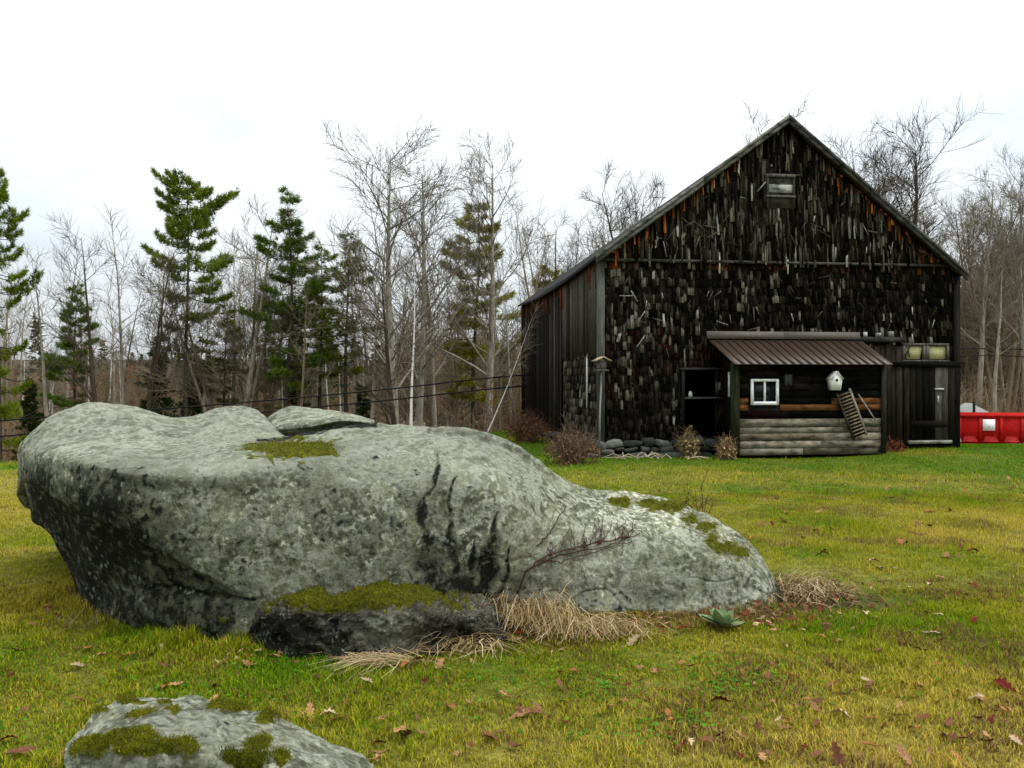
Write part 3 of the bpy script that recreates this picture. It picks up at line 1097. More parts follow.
# plank door at the right with two transom windows above
dm = MB()
npk = 6
for i in range(npk):
    a, b = d0 + (d1 - d0) * i / npk, d0 + (d1 - d0) * (i + 1) / npk
    c = [DARK * .6, BLACK * 1.5, BLACK, BLACK * 1.4, np.array([.07, .066, .054]), np.array([.045, .042, .034])][i]
    dm.box((a + .004, -.045 - .004 * (i % 2), door_h[2] + .03), (b - .004, .01, dzt - .01), c)
dm.box((d0 + .03, -.065, dzb + .35), (d1 - .03, -.05, dzb + .5), DARK * .6)
door = dm.build('door', M['board'], barn)
hm = MB()
hz_, hu_ = bl(938, 389)[1], bl(938, 389)[0]
hm.box((hu_ - .12, -.072, hz_ - .02), (hu_ + .1, -.052, hz_ + .02), (.40, .42, .42))
hm.build('latch', M['paint'], door)
hm = MB()
hm.box((hu_ - .06, -.068, hz_ - .34), (hu_ - .02, -.051, hz_ - .16), (.34, .33, .34))
hm.build('handle', M['paint'], door)
th_ = MB()
th_.box((d0 - .05, -.12, dzb - .04), (d1 + .05, .0, door_h[2] + .02), (.22, .21, .18))
th_.build('threshold', M['hboard'], barn)
df = MB()
df.box((d1 + .002, -.06, .0), (d1 + .16, -.012, t0z - .1), DARK * .9)
df.box((d0 - .13, -.055, .0), (d0 - .002, -.012, t0z - .1), DARK * 1.2)
df.box((d0 - .4, -.075, dzt + .003), (d1 + .3, -.012, t0z - .045), BLACK * 1.6)
df.build('door_frame', M['board'], barn)
mid = (t0u + t1u) / 2
for a, b in ((t0u, mid - .05), (mid + .05, t1u)):
    wf = MB()
    for (x0, x1, z0_, z1_) in ((a - .04, a + .03, t0z, t1z), (b - .03, b + .04, t0z, t1z), (a - .04, b + .04, t1z + .001, t1z + .06), (a - .04, b + .04, t0z - .04, t0z - .001)):
        wf.box((x0, -.06, z0_), (x1, .0, z1_), (.075, .072, .06))
    tw = wf.build('transom_window', M['board'], barn)
    pn = MB()
    sh = .05 if a == t0u else .0
    q = [(a + .03 + sh, -.02, t0z + .02), (b - .03 - sh, -.02, t0z + .02), (b - .03 - sh, -.012, t0z + .02), (a + .03 + sh, -.012, t0z + .02),
         (a + .03, -.02, t1z - .015), (b - .03, -.02, t1z - .015), (b - .03, -.012, t1z - .015), (a + .03, -.012, t1z - .015)]
    pn.hexa(np.array(q), (.42, .40, .20))
    pn.build('pane', M['paint'], tw)
# boards and ledge between lean-to and door
eb = MB()
e0 = bl(868, 400)[0]
u = e0
k = 0
while u < d0 - .15:
    w = random.uniform(.11, .17)
    eb.box((u, -.03 - .015 * (k % 2), .0), (min(u + w - .008, d0 - .14), -.006, bl(880, 345)[1] + random.uniform(-.1, .05)), jitc(pick([.4, .6, .2], [DARK * .8, DARK * 1.6, GREY * .7]), .3))
    u += w
    k += 1
eb.build('plank_panel', M['board'], barn)
lb = MB()
lu0, lz0 = bl(872, 343)
lu1, lz1 = bl(952, 338)
lb.box((lu0 - .6, -.09, lz0 + .02), (d0 - .15, -.008, lz0 + .14), (.03, .029, .025))
for q_ in range(3):
    x_ = lu0 - .25 + q_ * .31
    lb.box((x_, -.085, lz0 + .145), (x_ + random.uniform(.08, .17), -.03, lz0 + .145 + random.uniform(.06, .15)), jitc((.30, .30, .27), .4))
lb.build('ledge', M['hboard'], barn)

# ---- lean-to against the barn front
LP, LO = 1.0, 1.26
lt0 = bl(707, 335)[0]
lt1 = bl(856, 340)[0]
rzt = (bl(710, 335)[1] + bl(854, 345)[1]) / 2
eu0, ez0 = bl(735, 361, -LO)
eu1, ez1 = bl(893, 367, -LO)
print('lean', lt0, lt1, rzt, eu0, eu1, ez0, ez1)
le0, le1 = lt0 - .02, eu1
lrf = MB()
c_ = (.050, .030, .019)
pts_t = [(le0, -.06, rzt), (lt1 + .45, -.06, rzt), (le1, -LO, (ez0 + ez1) / 2), (le0, -LO, (ez0 + ez1) / 2)]
ez = (ez0 + ez1) / 2
nrib = 19
for i in range(nrib):
    a0, a1 = lt0 + (lt1 + .1 - lt0) * i / nrib, lt0 + (lt1 + .1 - lt0) * (i + 1) / nrib
    b0, b1 = eu0 + (eu1 - eu0) * i / nrib, eu0 + (eu1 - eu0) * (i + 1) / nrib
    cc = jitc(c_, .06)
    dxz = .0
    lrf.hexa(np.array([(b0, -LO, ez - .015), (b1, -LO, ez - .015), (a1, -.055, rzt - .015), (a0, -.055, rzt - .015),
                       (b0, -LO, ez), (b1, -LO, ez), (a1, -.055, rzt), (a0, -.055, rzt)]), cc)
    if i:
        lrf.beam((b0, -LO - .005, ez + .012), (a0, -.06, rzt + .012), .028, .016, np.array(c_) * .8)
lroof = lrf.build('lean_to_roof', M['metalroof'], barn)
lroof['label'] = 'ribbed brown sheet-metal roof of the lean-to'
fl = MB()
for a, b in ((lt0 - .03, (lt0 + lt1) / 2 - .002), ((lt0 + lt1) / 2 + .002, lt1 + .05)):
    fl.hexa(np.array([(a, -.10, rzt + .02), (b, -.10, rzt + .02), (b, -.055, rzt + .02), (a, -.055, rzt + .02),
                      (a, -.075, rzt + .19), (b, -.075, rzt + .19), (b, -.06, rzt + .19), (a, -.06, rzt + .19)]), jitc((.13, .112, .095), .05))
fl.build('flashing', M['paint'], lroof)
# walls of the lean-to
lw0, lzb0 = bl(739, 452, -LP)
lw1, lzb1 = bl(881, 447, -LP)
wtop = ez + (rzt - ez) * (LO - LP) / (LO - .06) - .02
wu0, wz0 = bl(750.5, 405, -LP)
wu1, wz1 = bl(778, 379, -LP)
win_h = (wu0, wu1, wz0, wz1)
lw = MB()
lzb = min(lzb0, lzb1) - .08
sheet(lw, fr_map, lw0, lw1, lzb, wtop, [win_h], LP - .06, LP - .02, (.010, .009, .008))
z = lzb
i = 0
frac = lambda zz: (zz - lzb) / (wtop - lzb)
while z < wtop - .03:
    h = random.uniform(.13, .19)
    zt = min(z + h, wtop)
    fr = frac((z + zt) / 2)
    segs = [lw0 + .01]
    while segs[-1] < lw1 - .5:
        segs.append(min(segs[-1] + (random.uniform(.5, 1.7) if .37 <= fr < .62 else random.uniform(.7, 2.6)), lw1 - .005))
    segs[-1] = lw1 - .005
    for a, b in zip(segs[:-1], segs[1:]):
        if fr < .37:
            c = jitc(pick([.65, .35], [np.array([.185, .165, .12]), np.array([.10, .085, .056])]), .3)
        elif fr < .62:
            c = jitc(pick([.8, .25, .25], [np.array([.105, .045, .015]), RED * .6, BLACK * 1.5]), .5)
        else:
            c = jitc(pick([.75, .2, .05], [BLACK, DARK * .7, RED * .3]), .3)
        parts_ = [(a, b)]
        if z < win_h[3] + .05 and zt > win_h[2] - .05:
            parts_ = [(a, min(b, win_h[0] - .05)), (max(a, win_h[1] + .05), b)]
        for a_, b_ in parts_:
            if b_ - a_ > .03:
                lw.hexa(np.array([(a_ + .003, -LP - .009, z + .004), (b_ - .003, -LP - .009, z + .004), (b_ - .003, -LP + .018, z + .004), (a_ + .003, -LP + .018, z + .004),
                                  (a_ + .003, -LP - .004, zt - .002), (b_ - .003, -LP - .004, zt - .002), (b_ - .003, -LP + .018, zt - .002), (a_ + .003, -LP + .018, zt - .002)]), c)
    z = zt
for (x_, lo) in ((lw0, -.02), (lw1 - .06, .0)):     # end walls run back to the barn
    lw.hexa(np.array([(x_, -LP + .022, lzb), (x_ + .06, -LP + .022, lzb), (x_ + .06, -.06, lzb), (x_, -.06, lzb),
                      (x_, -LP + .022, wtop), (x_ + .06, -LP + .022, wtop), (x_ + .06, -.06, rzt - .03), (x_, -.06, rzt - .03)]), DARK * .6)
lwall = lw.build('lean_to_wall', M['hboard'], barn)
for x0, x1, cl in ((lw0 - .17, lw0 - .004, (.020, .024, .012)), (lw1 + .004, lw1 + .10, (.025, .024, .02))):
    po = MB()
    po.box((x0, -LP - .05, lzb + .01), (x1, -LP + .08, wtop), cl)
    po.build('corner_post', M['board'], barn)
wf = MB()
fw_ = .055
for (x0, x1, z0_, z1_) in ((wu0 - .0, wu0 + fw_, wz0, wz1), (wu1 - fw_, wu1, wz0, wz1), (wu0 + fw_, wu1 - fw_, wz1 - fw_, wz1), (wu0 + fw_, wu1 - fw_, wz0, wz0 + fw_ + .02)):
    wf.box((x0, -LP - .045, z0_), (x1, -LP + .01, z1_), (.78, .79, .78))
win = wf.build('window', M['paint'], barn)
win['label'] = 'small white two-pane window in the lean-to'
sb = MB()
mu = (wu0 + wu1) / 2
sb.box((mu - .02, -LP - .035, wz0 + fw_ + .02), (mu + .02, -LP - .002, wz1 - fw_), (.72, .73, .72))
sb.build('sash_bar', M['paint'], win)
pn = MB()
pn.box((wu0 + fw_, -LP + .0, wz0 + fw_ + .02), (wu1 - fw_, -LP + .008, wz1 - fw_), (.01, .01, .01))
pn.build('pane', M['glass'], win)
# second window in the lean-to's left end, seen edge-on
swd = MB()
x_ = lw0 - .02
za, zb_ = bl(729, 397, -.7)[1], bl(729, 372, -.7)[1]
for (y0, y1, z0_, z1_) in ((-.95, -.90, za, zb_), (-.55, -.50, za, zb_), (-.90, -.55, za, za + .05), (-.90, -.55, zb_ - .05, zb_)):
    swd.box((x_ - .03, y0, z0_), (x_ + .018, y1, z1_), (.55, .56, .55))
w2 = swd.build('window', M['paint'], barn)
w2['label'] = 'white framed window in the end wall of the lean-to'
pn = MB()
pn.box((x_ + .002, -.90, za + .05), (x_ + .012, -.55, zb_ - .05), (.01, .01, .01))
pn.build('pane', M['glass'], w2)


def bw_pt(u, q, z):
    return np.array([A0[0] + cB * u - sB * q, A0[1] + sB * u + cB * q, BZ + z])


# birdhouse on the lean-to wall
bu, bz = bl(834, 381, -LP - .1)
bh = empty('birdhouse', bw_pt(bu, -LP - .02, bz), BA)
tag(bh, 'white birdhouse hanging on the dark lean-to wall above the louvred panel', 'birdhouse')
hb = MB()
w, h, dp = .26, .40, .2
prof = [(-w * .36, -h / 2), (w * .36, -h / 2), (w / 2, h * .12), (0, h / 2), (-w / 2, h * .12)]
v_ = [(x, -dp, z) for x, z in prof] + [(x, -.002, z) for x, z in prof]
hb.add(v_, [np.array([[0, 1, 2, 3, 4]]), np.array([[9, 8, 7, 6, 5]]), np.array([[i, i + 5, (i + 1) % 5 + 5, (i + 1) % 5] for i in range(5)])], (.72, .71, .66))
hb.build('box', M['paint'], bh)
ro = MB()
for s in (-1, 1):
    ro.beam((s * (w / 2 + .014), -dp / 2 - .01, h * .12 - .004), (0, -dp / 2 - .01, h / 2 + .012), dp + .03, .012, (.62, .61, .56), up=(0, 0, 1))
ro.build('roof', M['paint'], bh)
ho = MB()
ho.tube([(0, -dp - .004, .02), (0, -dp + .002, .02)], [.032, .032], 14, (.01, .01, .01), cap=True)
ho.build('entrance_hole', M['wire'], bh)

# louvred shutter leaning on the lean-to wall
pa, pb, pc, pd = (838, 392), (848, 388), (868, 431), (856, 441)
s0, s1 = bl(843, 391, -LP - .08), bl(861, 438, -LP - .16)
sh = empty('louvred_shutter', bw_pt(s1[0], -LP - .14, s1[1]), BA)
tag(sh, 'weathered louvred shutter hanging askew on the lean-to wall under the birdhouse', 'shutter')
ax = np.array([s0[0] - s1[0], .06, s0[1] - s1[1]])
ln = np.linalg.norm(ax)
ax /= ln
cr = np.cross(ax, [0, -1, 0])
cr /= np.linalg.norm(cr)
nn = np.cross(cr, ax)
wd = .36
for s in (-1, 1):
    st_ = MB()
    st_.beam(cr * s * (wd / 2 - .02), cr * s * (wd / 2 - .02) + ax * ln, .045, .03, (.22, .20, .15) if s > 0 else (.03, .028, .022), up=nn)
    st_.build('stile', M['board'], sh)
slm = MB()
for i in range(14):
    c0 = ax * (ln * (i + .6) / 14.4)
    slm.beam(c0 - cr * (wd / 2 - .045), c0 + cr * (wd / 2 - .045), .062, .012, jitc((.13, .10, .06), .25), up=nn + ax * .9)
slm.build('slats', M['board'], sh)
bkm = MB()
bkm.beam(ax * .03, ax * (ln - .03), wd - .1, .006, (.008, .008, .007), up=nn)
bkm.build('back_panel', M['board'], sh)
# thin pale stick beside it
q0, q1 = bl(858, 394, -LP - .03), bl(876, 421, -LP - .1)
stk = MB()
stk.tube([bw_pt(q0[0], -LP - .035, q0[1]), bw_pt(q1[0], -LP - .10, q1[1])], [.014, .017], 6, (.26, .25, .22), cap=True)
o = stk.build('stick', M['board'], origin=bw_pt(q1[0], -LP - .1, q1[1]))
tag(o, 'thin pale stick slanting on the lean-to wall right of the shutter', 'stick')
# small dark vent beside the window
vt = MB()
vu, vz = bl(788, 380, -LP)
vt.box((vu - .09, -LP - .035, vz - .12), (vu + .09, -LP - .019, vz + .12), (.05, .052, .05))
vt.build('vent_plate', M['board'], barn)

# bird feeder on a pole at the barn's left corner
fpt = P(599, 452, 17.65)
fpt[2] = float(gz(fpt[0], fpt[1]))
fd = empty('bird_feeder', fpt, .2)
tag(fd, 'wooden bird feeder with tan roof on a thin pole at the barn corner', 'bird feeder')
ftop = CAMZ - (371 - HY) / F * 17.65 - fpt[2]
pm = MB()
pm.tube([(0, 0, -.1), (.02, 0, ftop * .5), (.06, 0, ftop)], [.022, .02, .02], 8, (.20, .20, .19), cap=True)
pm.build('pole', M['board'], fd)
hm = MB()
hm.box((-.07, -.13, ftop), (.19, .13, ftop + .03), (.10, .09, .07))
hm.box((-.02, -.09, ftop + .032), (.14, .09, ftop + .22), (.11, .11, .10))
hm.build('box', M['board'], fd)
rm = MB()
rm.beam((-.12, 0, ftop + .22), (.06, 0, ftop + .31), .34, .02, (.30, .25, .15))
rm.beam((.24, 0, ftop + .22), (.06, 0, ftop + .312), .34, .02, (.30, .25, .15))
rm.build('roof', M['board'], fd)

# ------------------------------------------------------------------ red dumpster
dd = 33.0
dL = P(956.5, 446, dd)
rzD = -math.atan2(2.0, (1030 - 957) / F * 31 + .0) * .35
dz0 = dL[2]
dump = empty('dumpster', (dL[0], dL[1], dz0), rzD)
tag(dump, 'red ribbed steel dumpster beside the right end of the barn', 'dumpster')
DLn, DH, DD = 6.4, 1.28, 2.3
RED_ = (.46, .010, .008)
db = MB()
db.box((0, 0, .12), (DLn, .06, DH), RED_)
db.box((0, DD - .06, .12), (DLn, DD, DH), RED_)
db.box((0, .06, .12), (.06, DD - .06, DH), RED_)
db.box((DLn - .06, .06, .12), (DLn, DD - .06, DH), RED_)
db.box((.06, .06, .12), (DLn - .06, DD - .06, .18), RED_)
db.build('body', M['redpaint'], dump)
rm = MB()
rm.box((-.06, -.09, DH - .06), (DLn + .06, -.002, DH + .02), np.array(RED_) * .9)
rm.box((-.06, DD + .002, DH - .1), (DLn + .06, DD + .12, DH + .03), RED_)
rm.box((-.09, .0, DH - .1), (-.002, DD, DH + .03), RED_)
rm.build('rim', M['redpaint'], dump)
for i in range(9):
    x = .05 + i * (DLn - .2) / 8
    rb = MB()
    rb.hexa(np.array([(x, -.075, .2), (x + .12, -.075, .2), (x + .14, -.002, .2), (x - .02, -.002, .2), (x, -.075, DH - .103), (x + .12, -.075, DH - .103), (x + .14, -.002, DH - .103), (x - .02, -.002, DH - .103)]), np.array(RED_) * .8)
    rb.build('rib', M['redpaint'], dump)
    if i < 8:
        x1 = .05 + (i + 1) * (DLn - .2) / 8
        gsm = MB()
        gsm.add([(x + .16, -.07, .2), (x1 - .03, -.07, .2), (x1 - .14, -.004, .42), (x + .26, -.004, .42), (x + .16, -.004, .2), (x1 - .03, -.004, .2)],
                [np.array([[0, 1, 2, 3]]), np.array([[0, 3, 4]]), np.array([[1, 5, 2]])], (.36, .016, .016))
        gsm.build('gusset', M['redpaint'], dump)
bt = MB()
bt.box((-.02, -.10, .0), (DLn, .02, .115), np.array(RED_) * .7)
bt.box((.1, .7, .0), (DLn, .9, .118), np.array(RED_) * .5)
bt.box((.1, 1.5, .0), (DLn, 1.7, .118), np.array(RED_) * .5)
bt.build('base_rail', M['redpaint'], dump)
pl = MB()
pl.box((.95, -.135, .66), (1.40, -.122, DH - .16), (.80, .80, .78))
pl.build('placard', M['paint'], dump)
# white corner plate
wp = MB()
wp.add([(-.03, -.125, .18), (.16, -.125, .18), (.02, -.125, .62), (-.03, -.125, .62), (-.03, -.003, .18), (.16, -.003, .18), (.02, -.003, .62), (-.03, -.003, .62)], MB.BOXF, (.70, .62, .60))
wp.build('corner_plate', M['paint'], dump)
# grey canvas peak and dark post behind it
tp = P(968, 403, 36.5)
gt_ = float(gz(tp[0], tp[1]))
gr = empty('tent', (tp[0], tp[1], gt_), rzD)
tag(gr, 'pale grey canvas peak showing above the left end of the dumpster', 'tent')
cv = MB()
hh = tp[2] - gt_
cv.add([(-.95, -.6, hh - .62), (1.1, -.6, hh - .62), (.05, -.25, hh), (-.95, .9, hh - .62), (1.1, .9, hh - .62), (.05, .6, hh), (-.95, -.6, 0), (1.1, -.6, 0), (1.1, .9, 0), (-.95, .9, 0)],
       [np.array([[0, 1, 2], [3, 5, 4]]), np.array([[0, 2, 5, 3], [1, 4, 5, 2], [6, 7, 1, 0], [7, 8, 4, 1], [8, 9, 3, 4], [9, 6, 0, 3]])], (.24, .24, .22))
cv.build('canvas', M['paint'], gr)
pp = MB()
pp.beam((.05, -.62, .0), (.05, -.62, hh + .08), .09, .09, (.012, .012, .012))
pp.build('post', M['board'], gr)

def inside_any(x, y):
    bad = np.zeros(len(x), bool)
    # barn footprint
    lx = (x - A0[0]) * cB + (y - A0[1]) * sB
    ly = -(x - A0[0]) * sB + (y - A0[1]) * cB
    bad |= (lx > -.05) & (lx < W + .1) & (ly > -.12) & (ly < L + .1)
    bad |= (lx > lw0 - .1) & (lx < lw1 + .1) & (ly > -LP - .03) & (ly < 0)
    return bad


# ------------------------------------------------------------------ trees
def bare_tree(seed, H=15.0, r0=.16, clear=.35, spread=.22, stems=1, n1=20, n2=7, n3=6, lean=.06, up=.55, fork=False, tw=.009):
    """a leafless tree: trunk and limbs in one mesh, branches and twigs in another"""
    R = np.random.default_rng(seed)
    tr, cr_ = MB(), MB()

    def path(p, d, ln_, n, wob, upb):
        pts = [p]
        d = d / np.linalg.norm(d)
        for _ in range(n):
            d = d + R.normal(0, wob, 3) + np.array([0, 0, upb / n])
            d = d / np.linalg.norm(d)
            pts.append(pts[-1] + d * ln_ / n)
        return np.array(pts)

    def side(d, ang):
        r = R.normal(0, 1, 3)
        r = r - d * np.dot(r, d)
        r /= np.linalg.norm(r) + 1e-9
        return d * math.cos(ang) + r * math.sin(ang)

    def col(l):
        return np.array([1., 1, 1]) * R.uniform(.8, 1.2)

    def grow(pts, rad, cl, length, lv_counts):
        n = len(pts)
        for k in range(lv_counts[0]):
            t = cl + (1 - cl) * (k + R.random()) / lv_counts[0]
            i = min(int(t * (n - 1)), n - 2)
            f = t * (n - 1) - i
            p = pts[i] * (1 - f) + pts[i + 1] * f
            d = pts[i + 1] - pts[i]
            d /= np.linalg.norm(d)
            tt = (t - cl) / (1 - cl)
            ln1 = length * (1.15 - .62 * tt) * R.uniform(.6, 1.2)
            b = path(p, side(d, R.uniform(.6, 1.15)), ln1, 6, .075, up * .75)
            r1 = rad * (1 - .8 * t) * R.uniform(.3, .5)
            tgt = tr if r1 > .045 else cr_
            tgt.tube(b, np.linspace(r1, tw, 7), 4 if r1 > .03 else 3, col(1))
            for m in range(lv_counts[1]):
                t2 = .2 + .8 * (m + R.random()) / lv_counts[1]
                j = min(int(t2 * 6), 5)
                g2 = t2 * 6 - j
                p2 = b[j] * (1 - g2) + b[j + 1] * g2
                d2 = b[j + 1] - b[j]
                d2 /= np.linalg.norm(d2)
                ln2 = ln1 * R.uniform(.3, .6) * (1.2 - .6 * t2)
                c = path(p2, side(d2, R.uniform(.45, 1.0)), ln2, 4, .08, up * .5)
                cr_.tube(c, np.linspace(max(tw * 1.1, r1 * .35), tw * .8, 5), 3, col(2))
                for q in range(lv_counts[2]):
                    t3 = .15 + .85 * (q + R.random()) / lv_counts[2]
                    w = min(int(t3 * 4), 3)
                    p3 = c[w] + (c[w + 1] - c[w]) * (t3 * 4 - w)
                    d3 = c[w + 1] - c[w]
                    d3 /= np.linalg.norm(d3)
                    e = path(p3, side(d3, R.uniform(.35, .9)), R.uniform(.3, .95), 2, .08, .2)
                    cr_.tube(e, [tw * .85, tw * .7, tw * .5], 3, col(3))

    for s in range(stems):
        d = np.array([R.normal(0, lean), R.normal(0, lean), 1.0])
        if stems > 1:
            a = s * 2 * math.pi / stems + R.random()
            d = np.array([math.cos(a) * lean * 2.2, math.sin(a) * lean * 2.2, 1.0])
        hs_ = H * (1 if s == 0 else R.uniform(.75, .97))
        rs_ = r0 * (1 if s == 0 else R.uniform(.6, .9))
        base = np.array([R.normal(0, .15), R.normal(0, .15), -.3]) if stems > 1 else np.array([0, 0, -.3])
        pts = path(base, d, hs_ * (.45 if fork else 1.0), 12, .022, .05)
        if fork:
            rr = np.linspace(rs_ * 1.25, rs_ * .72, 13)
            rr[0] *= 1.3
            tr.tube(pts, rr, 8, (1, 1, 1))
            nf = R.integers(3, 6)
            for f in range(nf):
                st_i = R.integers(8, 13)
                dd_ = side(np.array([0, 0, 1.0]), R.uniform(.25, .75))
                l2 = path(pts[st_i], dd_, hs_ * R.uniform(.45, .62), 9, .05, .5)
                r2 = rs_ * R.uniform(.42, .6)
                tr.tube(l2, np.linspace(r2, tw * 2, 10), 6, (1, 1, 1))
                grow(l2, r2, .12, H * spread, (max(6, n1 // 2), n2, n3))
        else:
            rr = rs_ * 1.2 * (1 - .94 * np.linspace(0, 1, 13) ** 1.15)
            rr[0] *= 1.5
            tr.tube(pts, rr, 7, (1, 1, 1))
            grow(pts, rs_, clear, H * spread, (n1, n2, n3))
    return tr, cr_


def conifer(seed, H=15, r0=.17, base=.25, rmax=2.4, wh=.55, shape='pine', dens=1.0, green=(.030, .062, .014), dead=.0, prof=None):
    """pine or spruce: whorls of limbs carrying sprays of needles"""
    R = np.random.default_rng(seed)
    tr, fo = MB(), MB()
    n = 14
    zz = np.linspace(-.3, H, n)
    pts = np.stack([.1 * np.sin(zz * .5 + seed), .1 * np.cos(zz * .4 + seed), zz], -1)
    tr.tube(pts, r0 * (1 - .94 * np.linspace(0, 1, n) ** .95), 7, (1, 1, 1))
    z = H * base
    C0, D0, T0 = [], [], []
    al = R.random() * 6.28
    while z < H - .15:
        t = (z - H * base) / (H * (1 - base))
        if prof:
            rr = rmax * np.interp(t, *prof)
        elif shape == 'pine':
            rr = rmax * (min(1, .55 + t * 1.2) if t < .35 else (1 - (t - .35) / .65) ** .8 * .9 + .12)
        else:
            rr = rmax * (1 - t) ** .9 + .12
        nb = R.integers(3, 6) if shape == 'pine' else R.integers(5, 8)
        a0 = R.random() * 6.28
        for k in range(nb):
            if R.random() < .14:
                continue
            a = a0 + k * 2 * math.pi / nb + R.normal(0, .25)
            al += R.normal(0, .5)
            ln_ = rr * R.uniform(.35, 1.2) * (1 + .3 * math.cos(a - al))
            m = 6
            out = np.array([math.cos(a), math.sin(a), 0])
            s = np.linspace(0, 1, m)
            rise = (R.uniform(-.08, .10) if shape == 'pine' else R.uniform(-.35, -.05)) + .3 * t
            zc = z + R.normal(0, .12)
            b = np.stack([pts[0, 0] * 0 + out[0] * s * ln_, out[1] * s * ln_, zc + ln_ * (rise * s - (.12 if shape == 'pine' else .0) * np.sin(s * 3.1)) + .05 * ln_ * s ** 3], -1)
            xi = np.interp(zc, zz, pts[:, 0]), np.interp(zc, zz, pts[:, 1])
            b[:, 0] += xi[0]
            b[:, 1] += xi[1]
            tr.tube(b, np.linspace(max(.012, r0 * .22 * (1 - .6 * t)), .008, m), 3, (.9, .9, .9))
            if R.random() < dead * (1 - t) * 1.5:
                continue
            nt = int(max(6, ln_ * (58 if shape == 'pine' else 46) * dens))
            q = R.uniform(.28 if shape == 'pine' else .12, 1.03, nt) ** .8
            sidev = np.array([-out[1], out[0], 0])
            wdt = (.5 if shape == 'pine' else .30) * ln_ * np.clip(1.15 - q, .1, 1) + .08
            off = R.uniform(-1, 1, nt) * wdt
            bi = np.stack([np.interp(q, s, b[:, c]) for c in range(3)], -1)
            c = bi + sidev * off[:, None] + np.array([0, 0, 1]) * (R.normal(.02, .065, nt) + np.abs(off) * .12)[:, None]
            d = out * .8 + sidev * np.sign(off)[:, None] * .55 + np.array([0, 0, .45 if shape == 'pine' else -.05])
            C0.append(c)
            D0.append(d)
            T0.append(R.normal(1, .12) * np.ones(nt))
        z += wh * R.uniform(.7, 1.25) * (1 - .35 * t)
    C0, D0, T0 = np.concatenate(C0), np.concatenate(D0), np.concatenate(T0)
    D0 /= np.linalg.norm(D0, axis=1, keepdims=True)
    K = 9
    c = np.repeat(C0, K, 0)
    d = np.repeat(D0, K, 0) + R.normal(0, .6 if shape == 'pine' else .45, (len(C0) * K, 3))
    d /= np.linalg.norm(d, axis=1, keepdims=True)
    ln_ = R.uniform(.16, .34, len(c))[:, None] * (1 if shape == 'pine' else .8)
    w = np.cross(d, R.normal(0, 1, (len(c), 3)))
    w /= np.linalg.norm(w, axis=1, keepdims=True) + 1e-9
    w *= .017
    v = np.stack([c - w, c + w, c + d * ln_], 1).reshape(-1, 3)
    tuft = np.repeat(T0 * R.uniform(.6, 1.45, len(C0)), K)
    hue = np.repeat(R.random(len(C0)), K)[:, None]
    g_ = np.array(green)
    colr = (g_ * (1 - hue * .5) + np.array([g_[0] * 2.0, g_[1] * 1.25, g_[2] * .9]) * hue * .5) * tuft[:, None]
    fo.add(v, np.arange(len(v)).reshape(-1, 3), np.repeat(colr, 3, 0))
    return tr, fo


def make_tree(name, gen, bark_col, twig_col, trunk_mat='bark', leaf=False):
    tr, cr_ = gen
    root = empty(name)
    tr.C = [c * np.array(bark_col) for c in tr.C]
    tr.build('trunk', M[trunk_mat], root, smooth=True)
    if not leaf:
        cr_.C = [c * np.array(twig_col) for c in cr_.C]
    cr_.build('crown', M['needle'] if leaf else M['twig'], root)
    return root


